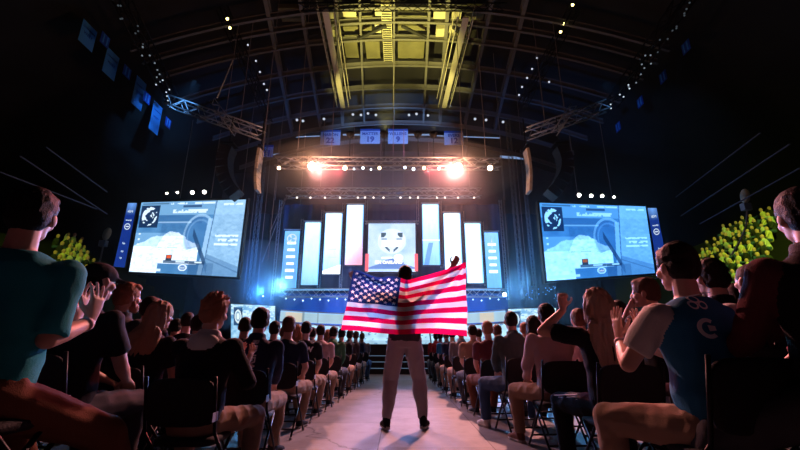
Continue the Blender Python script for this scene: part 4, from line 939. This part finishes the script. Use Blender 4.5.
# centre screen
def fnmid(s, t):
    n = noise2(s, t, 5, 9); c = np.zeros((len(s), 3)) + np.array((.42, .66, 1.0)); c = mixc(c, n * .9 - .1, (.85, 1.0, 1.2)); 
    c = mixc(c, (np.sqrt(((s - .5) / .30) ** 2 + ((t - .62) / .26) ** 2) < 1) * .55, (1.0, 1.15, 1.3))
    m = (t < .24 - .16 * np.abs(s - .5) * 2 + .03 * (np.abs(s - .5) < .25)) & (t > .06); c = mixc(c, m * .85, (.08, .20, .62))
    for sx in (-1, 1):
        x = (s - .5) * sx; c = mixc(c, ((x > .12) & (x < .23) & (t > .70) & (t < .80) & (t > .70 + (.17 - x) * 1.0) & (t < .84 - (x - .12) * .4)) * .95, (.02, .07, .12))
        c = mixc(c, ((x > .10) & (x < .22) & (np.abs(t - .665) < .012)) * .8, (.05, .15, .25))
        c = mixc(c, ((x > .04) & (x < .14) & (np.abs(t - (.42 + (x - .04) * .9)) < .028)) * .95, (.03, .09, .16))
    c = mixc(c, ((np.abs(s - .5) < .20) & (t > .50) & (t < .64)), (1.25, 1.25, 1.3))
    c = mixc(c, (np.sqrt(((s - .64) / .10) ** 2 + ((t - .28) / .07) ** 2) < 1) * .9, (1.3, 1.4, 1.5)); c = mixc(c, ((np.abs(s - .40) < .12) & (np.abs(t - .28) < .018)) * .8, (1.3, 1.4, 1.5))
    return c
cs = [P(368, 273, YB), P(415.5, 273, YB), P(415.5, 225, YB), P(368, 225, YB)]; x0, x1 = cs[0].x, cs[1].x; zb, zt = cs[0].z, cs[2].z; w, h = x1 - x0, zt - zb
r = empty('crest_screen', (x0, YB - .3, zb)); tag(r, 'square pale blue screen with a crest in the middle of the stage', 'screen')
picture('screen_picture', [V((0, 0, 0)), V((w, 0, 0)), V((w, 0, h)), V((0, 0, h))], fnmid, 150, 150, emat('crest_light', 1.15), r)
MB().box((w / 2, .08, h / 2), (w + .1, .12, h + .1)).build('casing', ring_m, r)
text_on('lettering', 'IEM OAKLAND', .17, (w / 2 - .12, -.015, h * .185), (1, 0, 0), (0, 0, 1), glow('letter_white', (1.1, 1.1, 1.2), 1.2), r, bold=.012)
tr_ = truss(P(365, 222.5, YB - .3), P(418.5, 222.5, YB - .3), .12, 'short bright truss bar on top of the crest screen')
for sx in (-1, 1):
    xx = (x0 + x1) / 2 + sx * (w / 2 + .02); o = MB().box((xx, YB - .45, zb + h * .17), (.13, .10, h * .34)).build('red_light_column', glow('red_column', (1.0, .16, .20), 1.2)); tag(o, 'short glowing red column at the foot of the crest screen, %s' % ('banner fading to pink side' if sx < 0 else 'above the flag bearer\'s head side'), 'light')
# thin towers between the banners
for (u, v0, v1, bl) in ((302.5, 219, 288, 'between the two outermost banners, emblem end'), (323, 210, 288, 'between the second and third banners, emblem end'), (344, 203, 288, 'beside the banner fading to pink'), (366.5, 200, 222, 'rising from one corner of the crest screen, pink banner side'), (417.5, 200, 222, 'rising from one corner of the crest screen, tall blue banner side'), (440, 201, 268, 'beside the tall blue banner'), (462.5, 211, 270, 'past the plain white banner'), (482, 222, 286, 'next to the star emblem banner'), (500, 200, 300, 'outermost on the hooded-sweatshirt side'), (281, 200, 300, 'outermost on the navy-jersey side')):
    a = P(u, v1, YB + .12); b = P(u, v0, YB + .12); truss((b.x, b.y, a.z), b, .10, 'slim upright stage tower ' + bl, name='stage_tower')

# ------------------------------------------------------------------ stage
drape = mat('stage_drape', (.02, .05, .13), .9, bump=.3, bscale=8)
def curtain(x0, x1, y, z0, z1, label, m, amp=.06, fr=7.0):
    n = int((x1 - x0) * 14); b = MB(); pts = []
    for i in range(n + 1):
        x = x0 + (x1 - x0) * i / n; yy = y + amp * math.sin(x * fr) + amp * .4 * math.sin(x * fr * 2.3); pts += [V((x, yy, z0)), V((x, yy, z1)), V((x, yy + .02, z0)), V((x, yy + .02, z1))]
    for i in range(n): k = i * 4; b.f += [(k, k + 4, k + 5, k + 1), (k + 2, k + 3, k + 7, k + 6)]; b.m += [0, 0]
    b.v = [tuple(p) for p in pts]; tag(b.build('stage_curtain', m, None, True), label, 'curtain')
pz = lambda v, Y: P(400, v, Y).z
curtain(P(279, 250, 17).x, P(504, 250, 17).x, 17.2, 2.9, 7.0, 'wide dark blue curtain hanging behind the lit stage banners', drape)
curtain(P(268, 300, 16).x, P(512, 300, 16).x, 16.6, .9, 2.9, 'blue-lit curtain under the stage banners behind the desk', mat('drape_blue', (.012, .10, .34), .85), .10, 3.0)
dk = mat('masking_drape', (.018, .022, .04), .95)
curtain(-9.6, P(268, 250, 15).x, 18.0, 0, 6.8, 'dark masking drape between the stage and the screen, reddish-haired side', dk)
curtain(P(512, 250, 15).x, 9.6, 18.0, 0, 6.8, 'dark masking drape between the stage and the screen, fair-haired side', dk)
# glittering lip of LED strips and lamps under the banners
a = P(281, 293, 15.9); b = P(504, 293, 15.9)
r = truss((a.x, 15.9, a.z), (b.x, 15.9, a.z), .30, 'wide blue-lit truss running under all the stage banners', name='stage_truss')
MB().box((b.x - a.x, .02, .02)[0:3] if False else ((b.x - a.x) / 2, -.17, .10), (b.x - a.x, .02, .035)).build('light_strip', glow('strip_cyan', (.25, .6, 1.0), .9), r)
for i in range(26):
    u = 286 + i * 8.5
    if 352 < u < 466: continue
    lamp(P(u, 298.5 + (i % 3), 15.7), .030, (.6, .85, 1), 2.5, 'tiny bluish lamp under the stage truss', 'tiny bluish lamps under the stage truss', housing=False, name='bulb')
lamp(P(504.5, 294.5, 15.2), .075, (.5, .8, 1), 14, 'bright bluish-white lamp at the end of the stage truss')
lamp(P(263, 296, 15.2), .03, (.5, .8, 1), 6, 'small bluish lamp in the haze beside the stage')
stage_m = mat('stage_black', (.02, .02, .03), .5)
tag(MB().box((0, 15.6, .45), (10.4, 3.4, .9)).build('stage_deck', stage_m), 'low dark stage platform at the end of the aisle', 'stage')
# curved desk
def desk():
    r = empty('caster_desk', (0, 15.0, .9)); tag(r, 'long curved white desk glowing pale blue across the front of the stage', 'desk')
    n = 36; x0, x1 = P(281, 310, 14.2).x, P(505, 310, 14.2).x
    def row(f, z): 
        x = x0 + (x1 - x0) * f; k = abs(2 * f - 1) ** 2; return V((x, -.1 - .75 * k + .0, z + .10 * k))
    for nm, z0, z1, off, m in (('upper_fascia', .66, 1.02, 0, 'up'), ('lower_fascia', .0, .58, -.12, 'lo')):
        S, T = n * 6, 20; co = []; cl = []
        for j in range(T + 1):
            for i in range(S + 1):
                f = i / S; p = row(f, z0 + (z1 - z0) * j / T) + V((0, off, 0)); co.append(p); t = j / T
                if m == 'up':
                    c = np.array((.42, .62, .72)) * (1 - .25 * math.sin(f * 40) ** 2 * .4)
                    if .02 < f < .09 or .89 < f < .95: c = np.array((.66, .60, .46))
                    if t > .92: c = np.array((.35, .7, 1.1))
                    if .09 < f < .098 or .155 < f < .16: c = c * .5
                else:
                    nn = noise.noise(V((f * 30, t * 3, 0))); c = np.array((.50, .82, 1.05)) * (1 + .35 * nn); c = c * (.75 if t < .25 else 1.05)
                    if noise.noise(V((f * 60, t * 9, 4))) > .42: c = np.array((.08, .22, .5))
                cl.append((*c, 1))
        me = bpy.data.meshes.new(nm); me.from_pydata(co, [], [(j * (S + 1) + i, j * (S + 1) + i + 1, (j + 1) * (S + 1) + i + 1, (j + 1) * (S + 1) + i) for j in range(T) for i in range(S)])
        a = me.color_attributes.new('picture', 'FLOAT_COLOR', 'POINT'); a.data.foreach_set('color', np.array(cl, dtype=np.float32).ravel()); link(nm, me, r, [emat('desk_light', 1.0)])
    b = MB(); b2 = MB(); wm = mat('desk_white', (.6, .65, .7), .4)
    for i in range(n):
        f0, f1 = i / n, (i + 1) / n; o = V((0, .7, 0)); b.slab(row(f0, 1.03), row(f1, 1.03), row(f1, 1.03) + o, row(f0, 1.03) + o, .03)
        b2.slab(row(f0, .58) + V((0, -.14, 0)), row(f1, .58) + V((0, -.14, 0)), row(f1, .58) + V((0, .1, 0)), row(f0, .58) + V((0, .1, 0)), .04)
    b.build('desk_top', wm, r); b2.build('shelf', wm, r)
desk()
def side_panel(u0, u1, v0, v1, v2, v3, label):
    cs = [P(u0, v3, 14.6), P(u1, v2, 14.6), P(u1, v1, 14.6), P(u0, v0, 14.6)]; r = empty('player_booth_panel', cs[0]); c = [q - cs[0] for q in cs]; tag(r, label, 'screen')
    def f(s, t):
        n = noise2(s, t, 10, 3); c_ = np.zeros((len(s), 3)) + np.array((.18, .50, .85)); c_ = mixc(c_, (n - .25) * 1.6, (.65, 1.0, 1.2)); c_ = mixc(c_, ((t > .62) & (noise2(s * .5, t, 30, 8) > .5)) * .8, (.9, 1.15, 1.25)); c_ = mixc(c_, (np.abs(t - .55 + .3 * (s - .5)) < .05) * .7, (.06, .25, .6))
        e = np.sqrt(((s - .16) / .075) ** 2 + ((t - .70) / .17) ** 2); c_ = mixc(c_, (np.abs(s - .16) < .10) & (np.abs(t - .70) < .23), (.02, .08, .2)); c_ = mixc(c_, e < 1, (.95, 1.1, 1.1)); c_ = mixc(c_, np.abs(e - .6) < .12, (.3, .5, .7)); return c_
    picture('panel_picture', c, f, 90, 60, emat('panel_light', .9), r); MB().slab(c[0] + V((0, .05, 0)), c[1] + V((0, .05, 0)), c[2] + V((0, .05, 0)), c[3] + V((0, .05, 0)), -.08).build('casing', ring_m, r)
side_panel(231, 275, 304, 306, 345, 345, 'bright cyan screen with a round badge at stage level beside the navy jersey')
side_panel(508, 556, 309, 308, 345, 345, 'bright cyan screen at stage level behind the pinkish grey shirt')
# steps
r = empty('stage_steps', (-.15, 13.9, 0)); tag(r, 'short flight of dark steps with light edges up to the stage', 'steps')
for i in range(5):
    MB().box((0, -.45 + i * .28, .09 + i * .18), (2.2, .30, .18 + 0)).build('step', stage_m, r)
    MB().box((0, -.45 + i * .28 - .15, .175 + i * .18), (2.2, .012, .02)).build('nosing', glow('nosing_light', (.25, .4, .6), .35), r)
for sx in (-1, 1): MB().tube([(sx * 1.15, -.55, 0), (sx * 1.15, -.55, .9), (sx * 1.15, .75, 1.75)], .025).build('handrail', black_metal, r)

# ------------------------------------------------------------------ stands and far hall
conc = mat('stand_concrete', (.012, .012, .014), .9)
for sx, nm in ((-1, 'on the teal jersey side'), (1, 'on the lanyard side')):
    b = MB()
    for i in range(14): b.box((sx * (12.3 + i * .65), 15, .35 + (1.0 + i * .52) / 2 - .35), (.65, 24, 1.0 + i * .52))
    tag(b.build('seating_stand', conc), 'dark stepped seating stand rising %s' % nm, 'stand')
def fan_mesh(i):
    b = MB(); r2 = random.Random(i); ln = r2.uniform(0, .25)
    b.cur = 1; b.cap((0, 0, .50), (0, ln * .5, .88), .14, .15); b.cap((-.16, ln * .4, .90), (-.24, .15, .65), .055, .045); b.cap((.16, ln * .4, .90), (.22, .2, r2.choice((.62, 1.1))), .055, .045)
    b.cur = 0; b.ell((0, ln * .6 + .02, 1.14), (.085, .10, .125)); b.cap((0, ln * .5, .98), (0, ln * .6, 1.06), .05, .05)
    b.cur = 2
    for s in (-1, 1): b.cap((s * .09, 0, .50), (s * .11, .42, .52), .085, .06); b.cap((s * .11, .42, .52), (s * .11, .40, .05), .06, .05); b.cap((s * .11, .38, .05), (s * .11, .55, .04), .045, .04)
    return weld(b, 'stand_spectator', [SKIN, CL['white'], CL['jeans']], .035, 2)
FM = [fan_mesh(i) for i in range(5)]
fan_shirts = [mat('stand_shirt_%d' % i, c, .9) for i, c in enumerate(((.65, .65, .55), (.03, .03, .03), (.02, .02, .02), (.7, .65, .3), (.03, .04, .03), (.45, .5, .4)))]
r3 = random.Random(11)
def project(p):
    q = V((p[0], p[1], p[2] - CAM_Z)); f = q.y * CP + q.z * SP; up = -q.y * SP + q.z * CP; return 400 + 400 * q.x / f, 225 - 400 * up / f
cnt = {1: 0, -1: 0}
for sx in (-1, 1):
    for i in range(14):
        y = 8.0
        while y < 26.5:
            y += .46 + r3.uniform(-.05, .06); x = sx * (12.25 + i * .65); z = 1.0 + i * .52 - .0
            u, v = project((x, y, z + 1.05))
            if sx > 0: ok = (692 < u < 772 and 196 < v < 300 and (u - 692) > (258 - v) * .95) or (792 < u < 800 and 186 < v < 200)
            else: ok = (0 < u < 27 and 236 < v < 290 and u > (262 - v) * 1.0 - 3) or (52 < u < 96 and 232 < v < 300 and (96 - u) > (262 - v) * .55)
            if not ok or r3.random() < .03: continue
            if cnt[sx] >= 118: continue
            cnt[sx] += 1
            o = bpy.data.objects.new('person', FM[r3.randrange(5)]); COL.objects.link(o); o.location = (x, y, z - .02 + .0); o.rotation_euler = (0, 0, sx * PI / 2 * .75 + r3.uniform(-.4, .4)); g = r3.uniform(.78, .98); o.scale = (g, g, g)
            o.material_slots[1].link = 'OBJECT'; o.material_slots[1].material = fan_shirts[r3.randrange(6)]
            tag(o, 'tiny yellow-lit spectator sitting in the stepped stand %s' % ('behind the lanyard wearer' if sx > 0 else 'behind the teal jersey'), 'person', 'yellow-lit spectators in the stand %s' % ('behind the lanyard wearer' if sx > 0 else 'behind the teal jersey'))

rail_m = mat('rail_grey', (.07, .08, .12), .6)
for a, b in (((676, 197), (760, 133)), ((681, 216), (790, 144)), ((700, 224), (800, 168)), ((107, 192), (46, 147)), ((107, 214), (20, 156)), ((97, 209), (0, 172))):
    X = 10.4 if a[0] > 400 else -10.4; p, q = PXX(*a, X), PXX(*b, X); z = (p.z + q.z) / 2
    tag(MB().cyl(p, q, .022, n=6).build('balcony_rail', rail_m), 'long thin balcony rail along the %s stand' % ('lanyard-side' if X > 0 else 'teal-jersey-side'), 'rail', 'thin balcony rails along the side stands')
for (u, v, X, bn, side) in ((745, 196, 11.5, 1, 'in front of the stand behind the lanyard wearer'), (107, 234, -11.5, -1, 'in front of the stand behind the teal jersey')):
    c = PXX(u, v, X); r = empty('hanging_speaker', c); tag(r, 'pale hanging loudspeaker with its cable loop %s' % side, 'loudspeaker')
    pm = mat('pale_shell', (.55, .62, .52), .5); k = .62
    MB().ell((0, 0, .0), (.22 * k, .22 * k, .42 * k), rotm(0, 0, .2)).build('shell', pm, r, True); MB().box((-.1 * k, 0, -.62 * k), (.42 * k, .3 * k, .40 * k)).build('bracket', mat('pale_bracket', (.3, .42, .55), .5), r, bevel=.02)
    MB().tube([(-.05, 0, -.5), (-.12, .1, -1.0), (-.3, .3, -1.5), (-.5, .5, -1.9)], .03).build('cable', cab, r, True)
# far wall: upper tiers, ribbon board, hanging numbers
tier = mat('far_tier', (.07, .045, .055), .9, vary=.4, vscale=3)
b = MB()
for i in range(8): b.box((0, 25 + i * .6, 5 + i * .45), (24, .6, 10 + i * .9))
tag(b.build('end_stand', tier), 'dim reddish stepped stand across the far end of the hall', 'stand')
rb = glow('ribbon_light', (.35, .55, 1.0), .55)
for u0, v0, u1, v1, t_, lb in ((343, 135.6, 437, 135.6, .10, 'bright middle length of ribbon light on the far balcony front'), (437, 136.3, 500, 138.5, .05, 'dim length of ribbon light past the 19 and 9 banners'), (262, 139, 320, 136.5, .05, 'dim length of ribbon light beside the 22 banner'), (258, 158, 296, 152, .08, 'short slanting ribbon light beside the 31 banner'), (500, 158, 530, 160, .16, 'short blue ribbon light by the pale line array')):
    a, c = P(u0, v0, 24.4), P(u1, v1, 24.4); tag(MB().slab(a, c, c + V((0, 0, t_)), a + V((0, 0, t_)), .05).build('ribbon_board', rb), lb, 'light')
ban_m = mat('number_banner_cloth', (.42, .60, .95), .8); ban_e = mat('number_banner_blue', (.02, .08, .45), .8)
for (u0, u1, v0, v1, num, nm, Y) in ((320, 340, 130, 145, '22', 'HARON', 22.5), (360, 380, 129, 143.7, '19', 'MATTER', 22.5), (388, 408, 129, 143.7, '9', 'WILLENS', 22.5), (444.5, 463.5, 131, 145, '12', 'EVERS', 22.5), (260, 272.5, 145, 157, '31', '', 20.5)):
    a, c, d = P(u0, v1, Y), P(u1, v1, Y), P(u0, v0, Y); w = c.x - a.x; h = d.z - a.z; r = empty('number_banner', a); tag(r, 'small pale banner with number %s hanging %s' % (num, {'22': 'above the big spotlight near the 31 banner', '19': 'first of the middle pair, by the 22 banner', '9': 'second of the middle pair', '12': 'above the big spotlight over the flag tip', '31': 'at the top of a slim pale line array'}[num]), 'banner')
    MB().box((w / 2, 0, h / 2), (w, .02, h)).build('cloth', ban_m, r); MB().box((w / 2, -.012, h - .07), (w, .02, .13)).build('hem_band', ban_e, r)
    MB().cyl((w / 2, 0, h), (w / 2, 0, roofz(a.x) - a.z - .1), .01, n=5).build('cord', cab, r)
    if nm: text_on('name_lettering', nm, .27, (w / 2, -.02, h * .66), (1, 0, 0), (0, 0, 1), ban_e, r, bold=.006)
    text_on('number_lettering', num, .52, (w / 2, -.02, h * .28), (1, 0, 0), (0, 0, 1), ban_e, r, bold=.018)
champ = mat('champion_banner', (.08, .36, .85), .8)
for (q, lb) in (((156, 101, 136), 'hanging blue championship banner, lowest and brightest of the row'), ((139, 76, 111), 'hanging blue championship banner, second lowest of the row'), ((111, 49, 80), 'hanging blue championship banner with round mark, third of the row'), ((88, 22, 50), 'nearly dark hanging championship banner, highest of the row')):
    u, v0, v1 = q; a = PXX(u - 3, v1 - 4, -11.5); t_ = PXX(u - 1, v0, -11.5); h = t_.z - a.z; wd = .42
    r = empty('championship_banner', a); tag(r, lb, 'banner')
    MB().box((0, 0, h / 2), (.02, wd * 1.6, h)).build('cloth', champ, r)
    text_on('lettering', 'CHAMPIONS', .10, (.015, 0, h * .74), (0, 1, 0), (0, 0, 1), ban_e, r); text_on('year_lettering', 'WEST', .16, (.015, 0, h * .5), (0, 1, 0), (0, 0, 1), ban_e, r)
for (u, v, X) in ((105, 40, -11), (127, 72, -11), (147, 98, -11), (168, 123, -11), (686, 47, 11), (663, 77, 11), (640, 102, 11), (618, 127, 11)):
    a = PXX(u, v, X); r = empty('striped_pennant', a); tag(r, 'small dark pennant with two pale blue stripes hung %s' % ('by the championship banners' if X < 0 else 'across the roof from the championship banners'), 'pennant', 'small striped pennants %s' % ('by the championship banners' if X < 0 else 'across the roof'))
    MB().box((0, 0, 0), (.02, .42, .46)).build('cloth', ban_e, r)
    for k in (-1, 1): MB().box((-.015 * (1 if X > 0 else -1), k * .09, 0), (.02, .06, .36)).build('stripe', champ, r)

# ------------------------------------------------------------------ light
def spot(p, tgt, e, col, ang, blend=.4, rad=.12, name='spot_light'):
    l = bpy.data.lights.new(name, 'SPOT'); l.energy = e; l.color = col; l.spot_size = math.radians(ang); l.spot_blend = blend; l.shadow_soft_size = rad
    o = bpy.data.objects.new(name, l); COL.objects.link(o); o.location = p; o.rotation_euler = (V(tgt) - V(p)).to_track_quat('-Z', 'Y').to_euler(); return o
for sx in (-1, 1): spot((sx * 4.6, 15.5, 3.1), (sx * 2.2, 3.0, 1.0), 1300, (.14, .50, 1), 60, .8, .2)
KEY = (1, .38, .34)
spot(BIG[0] + V((.05, -.25, -.15)), (2.6, 3.4, .9), 3000, KEY, 48, .6)
spot(BIG[1] + V((-.05, -.25, -.15)), (-.9, 4.2, .3), 4600, KEY, 60, .5)
for q in BIG:
    l = bpy.data.lights.new('lamp_glare', 'POINT'); l.energy = 150; l.color = (1, .42, .22); l.shadow_soft_size = .10; o = bpy.data.objects.new('lamp_glare', l); COL.objects.link(o); o.location = q + V((.02, -.30, -.08))
spot(P(345, 168, 11.8) + V((0, -.3, -.2)), (-2.3, 2.6, 1.35), 2600, (1, .12, .14), 22, .6)
spot(P(424, 168, 11.8) + V((0, -.3, -.2)), (2.6, 2.6, 1.35), 2600, (1, .12, .14), 22, .6)
spot(P(504, 294, 15) + V((0, -.2, 0)), (1, 5, .5), 600, (.12, .40, 1), 100, .6)
spot(P(262, 294, 15.4) + V((0, -.2, 0)), (-3.0, 5, 2.6), 420, (.05, .30, 1), 95, .8)
spot((-2.2, 15.5, 3.0), (-.3, 5.0, .9), 2300, (.30, .38, 1), 34, .7, 1.0)
spot((2.2, 15.5, 3.0), (.3, 5.0, .9), 2300, (.30, .38, 1), 34, .7, 1.0)
spot((-.53, 12.0, 7.75), (0, 14.3, 14), 5200, (1, .86, .20), 58, .8)
spot((-1.67, 12.0, 7.75), (-2.25, 16.6, 12.7), 3600, YEL, 22, .8)
spot((1.12, 12.0, 7.75), (2.1, 16.6, 12.7), 3600, YEL, 22, .8)
spot((.6, 12.0, 7.75), (0, 24, 10.5), 600, (.9, .22, .42), 60, .9)  # added red-pink wash that tints the far hall
spot((11.2, 8, 11.0), (15.4, 17.0, 6.2), 8000, (.60, .88, .07), 34, .3)
spot((-11.2, 8, 11.0), (-14.8, 17.4, 5.2), 3400, (.62, .88, .07), 30, .25)
spot((0, 17.5, 7.5), (-.5, 22.4, 12.2), 3200, (.25, .48, 1), 62, .5)
spot((-4.6, 14.0, 1.4), (-5.8, 17.0, 5.5), 2600, (.04, .26, 1), 60, .9)
spot((4.8, 14.0, 1.4), (6.0, 17.0, 5.5), 1300, (.04, .26, 1), 60, .9)
spot((-2.6, 15.2, 1.2), (-3.2, 16.6, 2.4), 240, (.02, .34, 1), 110, .8)
spot((2.6, 15.2, 1.2), (3.2, 16.6, 2.4), 240, (.02, .34, 1), 110, .8)
spot((0, 14.9, 6.2), (0, 17.1, 5.0), 60, (.12, .3, 1), 150, .9)
spot((-6.5, 11, 9), (-11.5, 17.2, 11.0), 2800, (.12, .42, 1), 26, .9)
spot((6.5, 11, 9), (11, 16, 10.0), 400, (.12, .42, 1), 40, .9)
w = bpy.data.worlds.new('night'); SC.world = w; w.use_nodes = True; w.node_tree.nodes['Background'].inputs[0].default_value = (.004, .008, .03, 1); w.node_tree.nodes['Background'].inputs[1].default_value = .25
# haze that hangs over the stage
hz = MB().box((0, 15.9, 7.1), (17, 14, 11.6)).build('haze', mat('tmpz', (0, 0, 0)))
m = bpy.data.materials.new('stage_haze'); m.use_nodes = True; nt = m.node_tree; nt.nodes.clear(); o = nt.nodes.new('ShaderNodeOutputMaterial'); vs = nt.nodes.new('ShaderNodeVolumeScatter')
vs.inputs['Color'].default_value = (.9, .9, .95, 1); vs.inputs['Density'].default_value = .006; vs.inputs['Anisotropy'].default_value = .55; nt.links.new(vs.outputs[0], o.inputs['Volume'])
hz.data.materials.clear(); hz.data.materials.append(m); tag(hz, 'thin stage haze hanging in the air over the stage', 'haze', kind='stuff')

def puff(name, c, r, dens, label):
    o = MB().ell((0, 0, 0), r, None, 24, 14).build(name, mat('tmpz', (0, 0, 0)), None, True); o.location = c
    m = bpy.data.materials.new(name); m.use_nodes = True; nt = m.node_tree; nt.nodes.clear(); q = nt.nodes.new('ShaderNodeOutputMaterial'); vs = nt.nodes.new('ShaderNodeVolumeScatter')
    vs.inputs['Color'].default_value = (.95, .95, .98, 1); vs.inputs['Density'].default_value = dens; vs.inputs['Anisotropy'].default_value = .2; nt.links.new(vs.outputs[0], q.inputs['Volume'])
    o.data.materials.clear(); o.data.materials.append(m); tag(o, label, 'haze', kind='stuff')
puff('bloom_haze', (-.55, 12.2, 6.35), (4.6, 1.6, 1.25), .05, 'added layer of haze imitating lens bloom around the upper lighting truss')  # haze ellipsoid added to imitate bloom around the big lamps
puff('blue_haze', P(255, 278, 15.2), (2.3, 1.4, 1.5), .09, 'plume of blue-lit haze beside the stage over the navy jersey')

for x, lb in ((-1.67, 'at the catwalk on the 22 banner side'), (-.53, 'at the middle of the roof'), (.6, 'at the far end of the roof'), (1.12, 'at the catwalk on the flag tip side')):
    r = empty('roof_spot_hood', (x, 12.0, 6.7)); tag(r, 'added dark hood hiding a roof spot, pointing ' + lb, 'lamp')  # dark housing and pole added to hide the roof spot's disc from below
    MB().cyl((0, 0, 0), (0, 0, .85), .015, n=6).build('pole', black_metal, r); b = MB().cyl((0, 0, .82), (0, 0, .99), .08, .15, 14); b.build('housing', black_metal, r, True)
